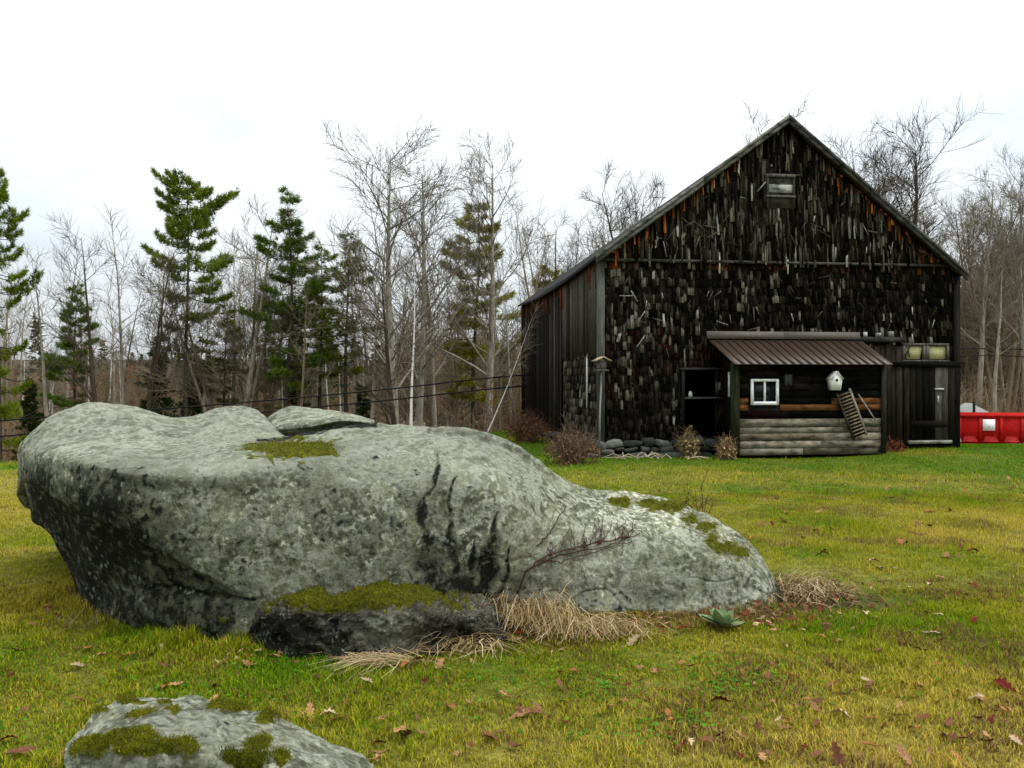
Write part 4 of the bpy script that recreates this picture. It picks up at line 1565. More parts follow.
GREYB, DARKB, PALEB, BROWNB = (.24, .22, .165), (.060, .050, .036), (.30, .29, .25), (.175, .138, .085)
TW = (.175, .148, .105)
TWD = (.070, .057, .042)
protos = {
    'grey_a': make_tree('bare_tree', bare_tree(1, 15, .15, .38, .20, n1=22, n2=7, n3=5, lean=.03), GREYB, TW),
    'grey_b': make_tree('bare_tree', bare_tree(2, 15, .13, .30, .17, n1=20, n2=6, n3=4, lean=.05), BROWNB, TW),
    'dark_a': make_tree('bare_tree', bare_tree(3, 14, .16, .28, .20, n1=18, n2=7, n3=5), DARKB, TWD),
    'thin_a': make_tree('bare_tree', bare_tree(4, 13, .10, .48, .13, n1=15, n2=4, n3=3, lean=.03), GREYB, TW),
    'thin_b': make_tree('bare_tree', bare_tree(5, 12, .095, .42, .14, n1=14, n2=4, n3=3, lean=.05), BROWNB, TW),
    'poplar': make_tree('bare_tree', bare_tree(6, 17, .21, .30, .28, n1=36, n2=9, n3=6, up=.45, lean=.02), (.24, .225, .175), (.15, .13, .10)),
    'clump': make_tree('bare_tree', bare_tree(7, 15, .15, .34, .20, stems=4, n1=16, n2=7, n3=5, lean=.07), BROWNB, TW),
    'fork': make_tree('bare_tree', bare_tree(8, 14, .17, .2, .20, fork=True, n1=16, n2=6, n3=5, up=.6), DARKB, TWD),
    'oak': make_tree('bare_tree', bare_tree(9, 14, .34, .2, .27, fork=True, n1=34, n2=9, n3=6, up=.25), DARKB, TWD),
    'fan': make_tree('bare_tree', bare_tree(10, 14, .14, .3, .22, stems=5, n1=18, n2=8, n3=6, lean=.11), GREYB, TW),
    'birch': make_tree('birch_tree', bare_tree(12, 13, .10, .35, .14, n1=16, n2=5, n3=4, lean=.05), (.62, .61, .57), TW, 'birch'),
    'birch_s': make_tree('birch_tree', bare_tree(13, 9, .055, .45, .13, n1=12, n2=4, n3=4, lean=.2), (.62, .61, .57), TW, 'birch'),
    'pine_big': make_tree('pine_tree', conifer(20, 15, .2, .16, 2.7, .62, dens=1.0, green=(.105, .165, .014), prof=((0, .2, .4, .5, .7, .9, 1), (.9, .75, .55, .9, 1, .6, .12)), dead=.35), (.07, .055, .045), None, leaf=True),
    'pine_top': make_tree('pine_tree', conifer(21, 15, .19, .52, 2.9, .58, green=(.10, .155, .016), prof=((0, .12, .3, .55, .85, 1), (.35, .45, .85, 1.0, .7, .25)), dead=.15), (.06, .05, .042), None, leaf=True),
    'pine_slim': make_tree('pine_tree', conifer(22, 14, .15, .35, 1.75, .55, green=(.075, .14, .018), dead=.25), (.05, .042, .035), None, leaf=True),
    'pine_thin': make_tree('pine_tree', conifer(23, 12, .13, .45, 1.6, .7, dens=.75, green=(.09, .135, .016), dead=.2), (.05, .042, .035), None, leaf=True),
    'pine_gold': make_tree('pine_tree', conifer(24, 13, .15, .30, 2.1, .55, green=(.16, .185, .014), dead=.15), (.06, .05, .04), None, leaf=True),
    'spruce': make_tree('spruce_tree', conifer(25, 7, .09, .06, 1.3, .3, shape='spruce', green=(.022, .044, .010)), (.04, .034, .03), None, leaf=True),
}
used = set()
PH = {'grey_a': 15, 'grey_b': 15, 'dark_a': 14, 'thin_a': 13, 'thin_b': 12, 'poplar': 17, 'clump': 15, 'fork': 14, 'oak': 14, 'fan': 14, 'birch': 13, 'birch_s': 9,
      'pine_big': 15, 'pine_top': 15, 'pine_slim': 14, 'pine_thin': 12, 'pine_gold': 13, 'spruce': 7}


for _k, _o in protos.items():
    zmax = max(float(np.max(np.array([v.co.z for v in c.data.vertices]))) for c in _o.children)
    PH[_k] = zmax


def place(kind, px, top, d, label, group=None, wide=1.0, rz=None, cat=None, lean=0.0):
    o = protos[kind]
    if kind in used:
        o = copy_tree(o)
    used.add(kind)
    x = (px - CX) / F * d
    gz_ = float(gz(x, d))
    h = CAMZ - (top - HY) / F * d - gz_
    s = h / PH[kind]
    o.location = (x, d, gz_)
    o.rotation_euler = (0, lean, random.random() * 6.28 if rz is None else rz)
    o.scale = (s * wide, s * wide, s)
    if 'group' in o:
        del o['group']
    tag(o, label, cat or {'p': 'pine tree', 's': 'spruce tree'}.get(kind[0] if kind.startswith(('pine', 'spruce')) else '', 'tree'), group)
    return o


place('pine_big', -2, 160, 30, 'tall pine with dense green crown at the left edge of the photo', wide=.62)
place('pine_top', 187, 167, 36, 'tallest pine, long bare trunk and broad green top, above the boulder dip', wide=.82)
place('pine_slim', 76, 280, 36, 'small short pine standing alone between the left edge pine and the tallest pine', wide=1.05)
place('pine_slim', 289, 184, 36, 'pointed dark green pine, tallest of the pine cluster behind the boulder slab', wide=1.15)
place('pine_thin', 321, 240, 38, 'middle pine with bare lower trunk in the cluster behind the boulder slab', wide=1.1)
place('pine_thin', 348, 228, 37, 'right-hand pine of the cluster, next to the tall bare poplars', wide=1.15)
place('pine_gold', 476, 200, 41, 'yellow-green pine half hidden behind the tall bare trees left of the barn', wide=1.15)
place('pine_thin', 226, 300, 38, 'low pine leaning out just right of the tallest pine', wide=1.2)
place('pine_gold', 548, 262, 46, 'yellowish pine top rising behind the barn roof eave')
place('pine_slim', 270, 320, 44, 'small pine left of the pointed dark pine')
place('spruce', 160, 330, 42, 'dark young spruce low behind the boulder, left of the tallest pine trunk')
place('spruce', 192, 345, 46, 'dark young spruce at the foot of the tallest pine')
place('spruce', 297, 355, 42, 'dark young spruce under the pointed pine')
place('spruce', 362, 382, 36, 'tiny dark spruce right of the boulder slab')
place('spruce', 30, 378, 34, 'dark young spruce low at the left edge beside the big pine')
place('pine_slim', 1002, 292, 60, 'green pine deep in the wood right of the barn')
place('pine_gold', 975, 318, 66, 'pale green pine deep in the wood beside the barn corner')
place('spruce', 500, 350, 60, 'small spruce in the brown wood just left of the barn')

place('thin_a', 47, 238, 33, 'slim pale bare tree with curved trunk left of the small short pine', wide=1.2)
place('dark_a', 108, 214, 34, 'dark bare tree right of the small short pine', wide=.85)
place('thin_a', 123, 196, 35, 'straight pale-trunked bare tree beside the dark bare tree', wide=1.0)
place('fork', 150, 236, 35, 'dark forked bare tree just left of the tallest pine', wide=.9)
place('fan', 232, 202, 37, 'many-stemmed bare tree with fuzzy grey crown right of the tallest pine', wide=1.3)
place('clump', 260, 208, 39, 'clump of brown bare stems left of the pointed dark pine', wide=1.0)
place('poplar', 398, 112, 34, 'tallest grey bare tree with wide airy crown left of the barn', wide=1.2)
place('poplar', 416, 138, 36, 'second tall bare poplar close behind the tallest grey tree', wide=1.05)
place('grey_a', 436, 165, 37, 'smooth grey bare tree between the tallest grey tree and the yellow-green pine')
place('dark_a', 405, 240, 33, 'thick dark trunk at the foot of the tallest grey tree', wide=1.2)
place('poplar', 487, 122, 38, 'tall bare tree with dark crooked limbs above the yellow-green pine', wide=1.0)
place('thin_b', 517, 205, 38, 'slender bare tree right beside the barn eave', wide=1.1)
place('birch', 409, 235, 30, 'white-barked birch leaning at the foot of the tallest grey tree', wide=.9, lean=.05)
place('birch_s', 482, 300, 24, 'thin white birch leaning left just beyond the boulder top', wide=.8, lean=-.09)
place('birch', 331, 300, 46, 'slim white birch in the pine cluster')
place('grey_b', 545, 185, 44, 'bare tree showing above the low end of the barn roof')
place('fork', 566, 215, 48, 'forked bare tree behind the barn roof, right of the yellowish pine top', wide=1.0)
place('oak', 636, 158, 50, 'spreading bare tree behind the left roof slope', wide=.75)
place('grey_a', 600, 195, 52, 'grey bare tree behind the middle of the left roof slope')
place('grey_b', 768, 100, 54, 'thin bare tree whose twigs show over the barn peak, left of the ridge end')
place('grey_b', 800, 92, 50, 'bare tree whose twigs show over the barn ridge', wide=1.1)
place('clump', 838, 100, 52, 'multi-stemmed bare tree behind the right roof slope', wide=1.0)
place('oak', 905, 112, 42, 'big dark spreading oak behind the right end of the roof', wide=1.05)
place('oak', 868, 128, 47, 'broad dark bare crown behind the lower right roof slope, left of the big oak', wide=.8, rz=2.0)
place('fork', 950, 180, 50, 'dark forked tree above the right eave')
place('grey_a', 978, 160, 42, 'grey bare tree first to the right of the barn')
place('clump', 1004, 148, 44, 'clump of tall bare stems right of the barn')
place('poplar', 1028, 138, 42, 'tall bare tree at the right edge of the photo', wide=.8)
place('thin_a', 994, 250, 38, 'pale slim trunk standing behind the dumpster', wide=1.6)

# the rest of the front rank of the wood, alike as far as one can see
GL = 'thin bare trees in the wood behind the boulder'
for i in range(48):
    px_ = random.uniform(-40, 530)
    place(random.choice(['thin_a', 'thin_b', 'thin_a', 'thin_a', 'thin_b', 'grey_a']), px_, random.uniform(230, 345), random.uniform(34, 56),
          'thin bare tree crowded among others in the wood behind the boulder', GL, wide=random.uniform(.8, 1.4))
for i in range(20):
    place('birch', random.uniform(0, 520), random.uniform(310, 355), random.uniform(36, 60),
          'small white-stemmed birch deep in the wood behind the boulder', 'small birches in the wood behind the boulder')
GR = 'bare trees in the wood right of the barn'
for i in range(38):
    place(random.choice(['thin_a', 'thin_b', 'grey_b', 'clump', 'grey_a', 'dark_a']), random.uniform(955, 1085), random.uniform(165, 290), random.uniform(46, 75),
          'bare tree crowded among others in the wood right of the barn', GR, wide=random.uniform(.9, 1.4))
GB = 'bare trees showing over the barn roof'
for i in range(14):
    px_ = random.uniform(535, 690)
    place(random.choice(['thin_a', 'thin_b', 'grey_b', 'clump', 'grey_a']), px_, random.uniform(205, 265), random.uniform(46, 70),
          'thin bare tree among others showing over the left roof slope', GB, wide=random.uniform(.9, 1.3))
for i in range(5):
    place(random.choice(['thin_b', 'grey_b', 'clump']), random.uniform(860, 960), random.uniform(170, 230), random.uniform(50, 70),
          'thin bare tree among others showing over the right roof slope', 'bare trees over the right roof slope', wide=random.uniform(.9, 1.3))

# ------------------------------------------------------------------ far wood and undergrowth (uncountable)
fwm = MB()
tv = []
for sd in range(5):
    R = np.random.default_rng(100 + sd)
    t_ = MB()
    t_.tube([(0, 0, -.5), (R.normal(0, .1), 0, 4), (R.normal(0, .2), R.normal(0, .2), 8.5)], [.11, .08, .02], 4)
    for k in range(60):
        z0_ = R.uniform(1.5, 8.2)
        a = R.random() * 6.28
        l_ = R.uniform(.6, 2.2) * (1.1 - z0_ / 10)
        p = np.array([0, 0, z0_])
        e = p + np.array([math.cos(a) * l_, math.sin(a) * l_, l_ * R.uniform(.3, 1.2)])
        t_.tube([p, (p + e) / 2 + R.normal(0, .08, 3), e], [.035, .025, .012], 3)
        for _ in range(4):
            f_ = R.uniform(.3, 1)
            b0_ = p + (e - p) * f_
            t_.tube([b0_, b0_ + R.normal(0, .4, 3) + [0, 0, .35]], [.018, .010], 3)
    tv.append((np.concatenate(t_.V), np.concatenate(t_.Fa)))
for i in range(1250):
    d = 46 + 190 * random.random() ** 1.3
    px_ = random.uniform(-60, 560) if random.random() < .78 else random.uniform(930, 1100)
    x = (px_ - CX) / F * d
    s = random.uniform(.55, 1.05) * (1.25 if px_ > 900 else 1) * (1.15 if 400 < px_ < 560 else .72 if px_ < 400 else 1)
    a = random.random() * 6.28
    v_, f_ = random.choice(tv)
    c, sn = math.cos(a), math.sin(a)
    vv = np.stack([v_[:, 0] * c - v_[:, 1] * sn, v_[:, 0] * sn + v_[:, 1] * c, v_[:, 2]], -1) * s + np.array([x, d, float(gz(x, d))])
    fwm.add(vv, f_, jitc(random.choice([(.20, .145, .085), (.17, .14, .085), (.24, .20, .145), (.12, .11, .05), (.22, .12, .055)]), .25))
o = fwm.build('woods', M['twig'])
tag(o, 'distant brown leafless wood filling the low ground behind the trees', 'woods', kind='stuff')

# evergreen crowns mixed into the far wood
few = MB()
R = np.random.default_rng(77)
for i in range(150):
    d = 60 + 200 * random.random()
    px_ = random.uniform(-60, 560) if random.random() < .7 else random.uniform(940, 1090)
    x = (px_ - CX) / F * d
    g0 = float(gz(x, d))
    H_ = random.uniform(6, 10.5)
    n = 420
    t = R.random(n)
    r = (1 - t) * 1.5 * R.uniform(.4, 1.1, n) + .1
    a = R.random(n) * 6.28
    c = np.stack([x + r * np.cos(a), d + r * np.sin(a), g0 + H_ * (.15 + .85 * t)], -1)
    dv = R.normal(0, 1, (n, 3)) * [1, 1, .4]
    dv /= np.linalg.norm(dv, axis=1, keepdims=True)
    w = np.cross(dv, R.normal(0, 1, (n, 3)))
    w = w / np.linalg.norm(w, axis=1, keepdims=True) * .12
    few.add(np.stack([c - w, c + w, c + dv * .6], 1).reshape(-1, 3), np.arange(3 * n).reshape(-1, 3), np.repeat(np.array([[.022, .038, .014]]) * R.uniform(.6, 1.6, (n, 1)), 3, 0))
o = few.build('far_evergreens', M['needle'])
tag(o, 'dark evergreens scattered through the distant brown wood', 'woods', kind='stuff')

ug = MB()
for i in range(4600):
    left = random.random() < .8
    px_ = random.uniform(-60, 560) if left else random.uniform(940, 1090)
    d = random.uniform(30, 54) if left else random.uniform(37, 60)
    x = (px_ - CX) / F * d
    if inside_any(np.array([x - .5, x]), np.array([d, d])).any():
        continue
    g0 = float(gz(np.array(x), np.array(d)))
    h = random.uniform(.8, 3.4)
    c = jitc(random.choice([(.20, .145, .08), (.17, .14, .09), (.26, .22, .155), (.10, .08, .045), (.23, .12, .05)]), .3)
    p = np.array([x, d, g0 - .1])
    e = p + [random.gauss(0, .3), random.gauss(0, .3), h]
    ug.tube([p, (p + e) / 2 + [random.gauss(0, .08), 0, 0], e], [.018, .012, .005], 3, c)
    for _ in range(6):
        f_ = random.uniform(.25, 1)
        b0_ = p + (e - p) * f_
        ug.tube([b0_, b0_ + np.array([random.gauss(0, .35), random.gauss(0, .35), random.uniform(0, .5)])], [.010, .004], 3, c)
# withered leaves still on the saplings
n = 26000
R = np.random.default_rng(5)
px_ = np.where(R.random(n) < .85, R.uniform(-60, 560, n), R.uniform(940, 1090, n))
d = np.where(px_ < 900, R.uniform(31, 54, n), R.uniform(38, 60, n))
cl = fbm(np.stack([px_ * .02, d * .3, 0 * d], -1), 2)
keep = (cl > .05) & ~inside_any((px_ - CX) / F * d, d)
px_, d = px_[keep], d[keep]
n = len(d)
x = (px_ - CX) / F * d
c = np.stack([x, d, gz(x, d) + R.random(n) ** 1.6 * 3.2], -1)
u_ = R.normal(0, 1, (n, 3))
u_ /= np.linalg.norm(u_, axis=1, keepdims=True)
w_ = np.cross(u_, R.normal(0, 1, (n, 3)))
w_ /= np.linalg.norm(w_, axis=1, keepdims=True)
tri = np.stack([c - w_ * .05, c + w_ * .05, c + u_ * .14], 1).reshape(-1, 3)
lc = np.array([[.19, .095, .04], [.19, .125, .06], [.085, .085, .022]])[R.integers(0, 3, n)] * R.uniform(.5, 1.3, (n, 1))
ug.add(tri, np.arange(3 * n).reshape(-1, 3), np.repeat(lc, 3, 0))
o = ug.build('undergrowth', M['twig'])
tag(o, 'brown tangle of saplings and brush at the edge of the wood', 'undergrowth', kind='stuff')

# ------------------------------------------------------------------ power lines
for nm, rows, lab in (('a', [(-620, 474, 23.5), (-40, 424, 25), (120, 412, 25.5), (250, 402, 26), (390, 389, 27), (523, 375, 28), (740, 360, 35), (957, 349, 40), (1090, 351, 43), (1500, 356, 46)], 'upper of the two black overhead cables running behind the boulder and barn'),
                      ('b', [(-620, 492, 23.5), (-40, 440, 25), (120, 426, 25.5), (250, 413.5, 26), (390, 400, 27), (523, 386, 28), (740, 369, 35), (957, 356, 40), (1090, 358, 43), (1500, 363, 46)], 'lower of the two black overhead cables running behind the boulder and barn')):
    w = MB()
    pts = catmull(np.array([P(*r) for r in rows]), 6)
    w.tube(pts, .025, 5, (.012, .012, .012))
    o = w.build('power_cable', M['wire'], origin=pts[0])
    tag(o, lab, 'cable', 'overhead cables behind the barn')

# ------------------------------------------------------------------ shrubs and weeds
def twiggy(seed, n, h, r, rad=.006, kids=5):
    R = np.random.default_rng(seed)
    m = MB()
    for i in range(n):
        a = R.random() * 6.28
        rr = r * R.random() ** .6
        b0_ = np.array([math.cos(a) * rr * .35, math.sin(a) * rr * .35, -.03])
        e = np.array([math.cos(a) * rr, math.sin(a) * rr, h * R.uniform(.5, 1) * (1.1 - .5 * rr / r)])
        mid_ = (b0_ + e) / 2 + R.normal(0, .05, 3) + [0, 0, h * .12]
        pts = catmull(np.array([b0_, mid_, e]), 3)
        c = R.uniform(.7, 1.3) * np.ones(3)
        m.tube(pts, np.linspace(rad, rad * .5, len(pts)), 3, c)
        for _ in range(kids):
            j = R.integers(2, len(pts))
            m.tube([pts[j], pts[j] + R.normal(0, h * .12, 3) + [0, 0, h * .06]], [rad * .6, rad * .3], 3, c)
    return m


def shrub(name, pos, m, col, label, cat, leaves=0, lcol=(.2, .1, .04), h=1.0, r=.6, ls=.04):
    root = empty(name, pos)
    tag(root, label, cat)
    m.C = [c * np.array(col) for c in m.C]
    m.build('stems', M['twig'], root)
    if leaves:
        R = np.random.default_rng(int(pos[0] * 100) % 97 + 3)
        n = leaves
        a = R.random(n) * 6.28
        rr = r * np.sqrt(R.random(n))
        c = np.stack([np.cos(a) * rr, np.sin(a) * rr, h * R.random(n) * (1.05 - .55 * rr / r)], -1)
        u_ = R.normal(0, 1, (n, 3))
        u_ /= np.linalg.norm(u_, axis=1, keepdims=True)
        w_ = np.cross(u_, R.normal(0, 1, (n, 3)))
        w_ /= np.linalg.norm(w_, axis=1, keepdims=True)
        v = np.stack([c - u_ * ls, c + w_ * ls * .5, c + u_ * ls, c - w_ * ls * .5], 1).reshape(-1, 3)
        lm_ = MB()
        lm_.add(v, np.arange(4 * n).reshape(-1, 4), np.repeat(np.array([lcol]) * R.uniform(.5, 1.5, (n, 1)), 4, 0))
        lm_.build('leaves', M['dryleaf'], root)
    return root


def onground(px, d):
    x = (px - CX) / F * d
    return (x, d, float(gz(np.array(x), np.array(d))))


shrub('dry_shrub', onground(572, 16.6), twiggy(1, 150, .85, .62), (.13, .085, .055), 'dry brown twiggy shrub at the left corner of the barn', 'shrub', 700, (.15, .085, .045), .75, .6, .035)
shrub('dry_shrub', onground(527, 22.5), twiggy(2, 150, 1.0, .75), (.12, .06, .04), 'reddish-brown bush left of the far end of the barn side', 'shrub', 600, (.16, .075, .035), .9, .7, .04)
shrub('dry_weed', onground(690, 17.7), twiggy(3, 40, .75, .28), (.22, .16, .08), 'straw-coloured dead weed in front of the dark doorway', 'weed', 300, (.26, .19, .09), .72, .22, .045)
shrub('dry_weed', onground(727, 17.2), twiggy(4, 40, .6, .24), (.22, .15, .07), 'straw-coloured dead weed at the lean-to corner post', 'weed', 260, (.26, .17, .08), .5, .2, .045)
shrub('dry_weed', onground(893, 18.4), twiggy(5, 34, .35, .3), (.16, .055, .03), 'low rusty weed at the foot of the planks beside the door', 'weed', 160, (.16, .05, .025), .25, .3, .035)
shrub('bare_shrub', onground(697, 8.7), twiggy(6, 15, .62, .30, .006, 4), (.06, .035, .025), 'leafless sprig of thin twigs behind the right end of the boulder', 'shrub')
o = shrub('dry_shrub', onground(212, 30), twiggy(8, 160, 2.4, 1.9, .014), (.15, .06, .035), 'rusty-leaved bush below the tallest pine behind the boulder', 'shrub', 1500, (.22, .075, .03), 2.1, 1.9, .07)

# bleached stems lying at the barn footing
bs = MB()
for i in range(22):
    p = np.array(onground(random.uniform(610, 690), random.uniform(17.0, 17.7))) + [0, 0, .03]
    a = random.uniform(-3.1, 3.1)
    l_ = random.uniform(.15, .6)
    bs.tube([p, p + np.array([math.cos(a) * l_ * .5, math.sin(a) * l_ * .3, random.uniform(.01, .12)]), p + np.array([math.cos(a) * l_, math.sin(a) * l_ * .5, .01])], [.012, .010, .006], 4, jitc((.34, .28, .19), .3))
o = bs.build('dead_stems', M['twig'], origin=onground(650, 17))
tag(o, 'bleached dead stems lying along the fieldstone footing of the barn', 'dead stems', kind='stuff')

# ------------------------------------------------------------------ dead vine on the boulder
vine = MB()
def onrock(seq, lift=.015):
    out = []
    for a, b in seq:
        h_ = hit(a, b, lift)
        if h_ is not None:
            out.append(h_)
    return np.array(out)
def vstrand(seq, r, col):
    n = []
    for (x0, y0), (x1, y1) in zip(seq[:-1], seq[1:]):
        for k in range(5):
            n.append((x0 + (x1 - x0) * k / 5 + random.gauss(0, .7), y0 + (y1 - y0) * k / 5 + random.gauss(0, .7)))
    p = onrock(n, .012 + r)
    if len(p) > 2:
        vine.tube(p, np.linspace(r, r * .5, len(p)), 5, col)
VC = np.array([.055, .030, .022])
vstrand([(517, 612), (519, 590), (523, 573), (537, 560), (556, 552), (580, 546), (610, 541), (646, 535)], .008, VC)
vstrand([(524, 570), (548, 558), (575, 551), (600, 548), (625, 541)], .006, VC * .8)
vstrand([(540, 560), (565, 560), (590, 553), (615, 545), (640, 540)], .0045, VC)
vstrand([(536, 546), (546, 536), (555, 522), (568, 505)], .005, VC * .7)
for i in range(26):
    x0 = random.uniform(540, 630)
    y0 = np.interp(x0, [520, 560, 640], [566, 551, 537])
    vstrand([(x0, y0), (x0 + random.gauss(2, 4), y0 - random.uniform(5, 14)), (x0 + random.gauss(4, 7), y0 - random.uniform(12, 32) if random.random() < .75 else y0 + random.uniform(8, 25))], .0035, VC * random.uniform(.7, 1.4))
o = vine.build('dead_vine', M['twig'], origin=hit(580, 546))
tag(o, 'dead reddish-brown vine clinging to the face of the huge boulder', 'vine')

# ------------------------------------------------------------------ straw clumps and the grey-green rosette
def straw(name, pos, n, spread, length, col, label, lay=(0, -1), flat=.5, curl=.35, seed=1):
    R = np.random.default_rng(seed)
    m = MB()
    for i in range(n):
        a = R.normal(0, spread[0]), R.normal(0, spread[1])
        b = np.array([a[0], a[1], 0.0])
        b[2] = float(gz(np.array(pos[0] + b[0]), np.array(pos[1] + b[1]))) - pos[2]
        l_ = length * R.uniform(.5, 1.2)
        dr = np.array([lay[0] + R.normal(0, .85), lay[1] + R.normal(0, .85), 0])
        dr /= np.linalg.norm(dr) + 1e-6
        hgt = l_ * R.uniform(.1, 1 - flat)
        s = np.linspace(0, 1, 6)[:, None]
        pts = b + dr * l_ * (s ** 1.3) * (1 - .3 * (1 - flat)) + np.array([0, 0, 1]) * (hgt * np.sin(s * 2.6) * (1 - .1 * s)) + np.array([0, 0, .012])
        pts += R.normal(0, .012, (6, 3)) * [1, 1, .3]
        pts[:, 2] = np.maximum(pts[:, 2], b[2] + .006)
        w = np.cross(dr, [0, 0, 1]) * R.uniform(.0022, .005)
        c = np.array(col[R.integers(len(col))]) * R.uniform(.6, 1.35)
        taper = np.linspace(1, .25, 6)[:, None]
        v = np.concatenate([pts - w * taper, pts + w * taper])
        i_ = np.arange(5)[:, None]
        m.add(v, np.concatenate([i_, i_ + 1, i_ + 7, i_ + 6], 1), c)
    o = m.build(name, M['grassblade'])
    o.location = pos
    tag(o, label, 'dry grass')
    return o


STR = [(.42, .31, .15), (.34, .24, .11), (.28, .17, .08), (.50, .40, .24)]
def gp(px, py):
    d = CAMZ * F / (py - HY)
    for _ in range(4):
        x = (px - CX) / F * d
        d = (CAMZ - float(gz(np.array(x), np.array(d)))) * F / (py - HY)
    x = (px - CX) / F * d
    return (x, d, float(gz(np.array(x), np.array(d))))
straw('dry_grass_clump', gp(535, 625), 420, (.13, .07), .38, STR, 'heap of straw-coloured dead grass at the boulder foot below the vine', (-.3, -1), .35, seed=2)
straw('dry_grass_clump', gp(590, 634), 300, (.16, .06), .30, STR, 'flattened dead grass along the boulder foot right of the vine', (.1, -1), .5, seed=3)
straw('dry_grass_clump', gp(465, 650), 200, (.12, .05), .36, STR, 'dead grass wisp lying against the right end of the mossy rock', (-1, -.35), .6, seed=4)
straw('dry_grass_clump', gp(390, 664), 120, (.10, .03), .40, [(.5, .40, .24), (.42, .31, .16)], 'pale wisp of long dead grass in front of the mossy rock', (-1, -.15), .85, seed=5)
straw('dry_grass_clump', gp(800, 592), 420, (.17, .20), .30, STR + [(.12, .065, .035), (.10, .05, .03)], 'brown heap of dead iris leaves at the right end of the boulder', (.7, -.5), .55, seed=6)
straw('dry_grass_clump', gp(127, 740), 16, (.03, .03), .24, [(.34, .28, .15)], 'few pale dead stalks standing left of the foreground rock', (.2, .2), .1, seed=7)
straw('dry_grass_clump', gp(85, 628), 26, (.12, .05), .22, [(.25, .2, .09)], 'sparse dead grass at the left foot of the boulder', (-.3, -1), .3, seed=8)

ro = MB()
R = np.random.default_rng(3)
for i in range(15):
    a = i * 2.4
    l_ = .15 * (1 - i * .03) * R.uniform(.85, 1.1)
    el = .25 + i * .065
    s = np.linspace(0, 1, 7)
    wd_ = .038 * np.sin(np.clip(s * .95 + .06, 0, 1) * 3.14) ** .8
    c = np.stack([np.cos(a) * s * l_ * math.cos(el), np.sin(a) * s * l_ * math.cos(el), s * l_ * math.sin(el) - .05 * s ** 2 * l_ * 3 * (1 - el * .6) + .01], -1)
    sd = np.array([-math.sin(a), math.cos(a), 0])
    v = np.concatenate([c - sd * wd_[:, None] + [0, 0, .008], c, c + sd * wd_[:, None] + [0, 0, .008]])
    i_ = np.arange(6)[:, None]
    ro.add(v, np.concatenate([np.concatenate([i_, i_ + 1, i_ + 8, i_ + 7], 1), np.concatenate([i_ + 7, i_ + 8, i_ + 15, i_ + 14], 1)]), np.array([.20, .26, .12]) * R.uniform(.5, 1.15))
o = ro.build('mullein_plant', M['dryleaf'], smooth=True)
o.location = gp(722, 630)
o.scale = (1.2, 1.25, 1.5)
tag(o, 'grey-green mullein rosette at the right foot of the boulder', 'plant')

# ------------------------------------------------------------------ lawn grass (uncountable)
def blades(n, d0_, d1_, hgt, wid, seg, seed):
    R = np.random.default_rng(seed)
    d = np.sqrt(R.uniform(d0_ ** 2, d1_ ** 2, n))
    x = R.uniform(-1, 1, n) * (.70 * d + 2.1)
    k = ~inside_any(x, d) & (R.random(n) < lawn_mask(x, d))
    # bare soil under the dead iris heap
    k &= R.random(n) > np.minimum(.97, 1.5 * np.exp(-(((x - 2.3) / .6) ** 2 + ((d - 5.95) / .42) ** 2)))
    x, d = x[k], d[k]
    n = len(x)
    z = gz(x, d)
    q = np.stack([x, d, 0 * x], -1)
    pt = fbm(q * 1.1 + 60, 2)
    h = hgt * R.uniform(.45, 1.25, n) * np.clip(1 + .5 * pt + .8 * fbm(q * 6.5 + 9, 2), .35, 2.2)
    # longer where the mower cannot reach, along the boulder's foot
    foot = np.exp(-((d - np.interp(x, [-3.3, -2.1, 0, 1.9], [6.0, 4.95, 5.2, 5.7])) / .25) ** 2) * ((x > -3.6) & (x < 2.2))
    h *= 1 + 2.0 * foot * np.where(x < -.5, 1, .15)
    a = R.random(n) * 6.28
    ln_ = R.uniform(.2, 1.0, n) * h
    tx, ty = np.cos(a) * ln_, np.sin(a) * ln_
    w = wid * R.uniform(.6, 1.3, n)
    sx, sy = -np.sin(a) * w, np.cos(a) * w
    s = lawn_colour(x, d, R.normal(0, .20, n))[:, None]
    G1, G2, S1 = np.array([.080, .185, .004]), np.array([.26, .262, .010]), np.array([.47, .345, .06])
    c = np.where(s < .5, G1 + (G2 - G1) * s * 2, G2 + (S1 - G2) * (s * 2 - 1)) * R.uniform(.65, 1.3, (n, 1))
    br = R.random(n) < .05 + .50 * sstep((fbm(q * 2.2 + 33, 3) + .02) / .4) * (.25 + .75 * sstep((x + .5) / 2)) * (1 - .8 * sstep((d - 12) / 3))
    br |= (R.random(n) < .75 * foot * (x > -.4))
    c[br] = np.array([.20, .11, .05]) * R.uniform(.5, 1.3, (br.sum(), 1))
    m = MB()
    if seg == 1:
        v = np.stack([np.stack([x - sx, d - sy, z - .005], -1), np.stack([x + sx, d + sy, z - .005], -1), np.stack([x + tx, d + ty, z + h * .9], -1)], 1).reshape(-1, 3)
        m.add(v, np.arange(3 * n).reshape(-1, 3), np.repeat(c, 3, 0))
    else:
        v = np.stack([np.stack([x - sx, d - sy, z - .005], -1), np.stack([x + sx, d + sy, z - .005], -1),
                      np.stack([x + tx * .35 + sx * .8, d + ty * .35 + sy * .8, z + h * .6], -1), np.stack([x + tx * .35 - sx * .8, d + ty * .35 - sy * .8, z + h * .6], -1),
                      np.stack([x + tx, d + ty, z + h * .92], -1)], 1).reshape(-1, 3)
        b_ = np.arange(n)[:, None] * 5
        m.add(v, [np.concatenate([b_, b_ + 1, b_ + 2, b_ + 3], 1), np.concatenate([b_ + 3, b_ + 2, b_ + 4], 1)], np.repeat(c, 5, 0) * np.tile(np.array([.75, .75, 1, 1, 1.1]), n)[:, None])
    return m


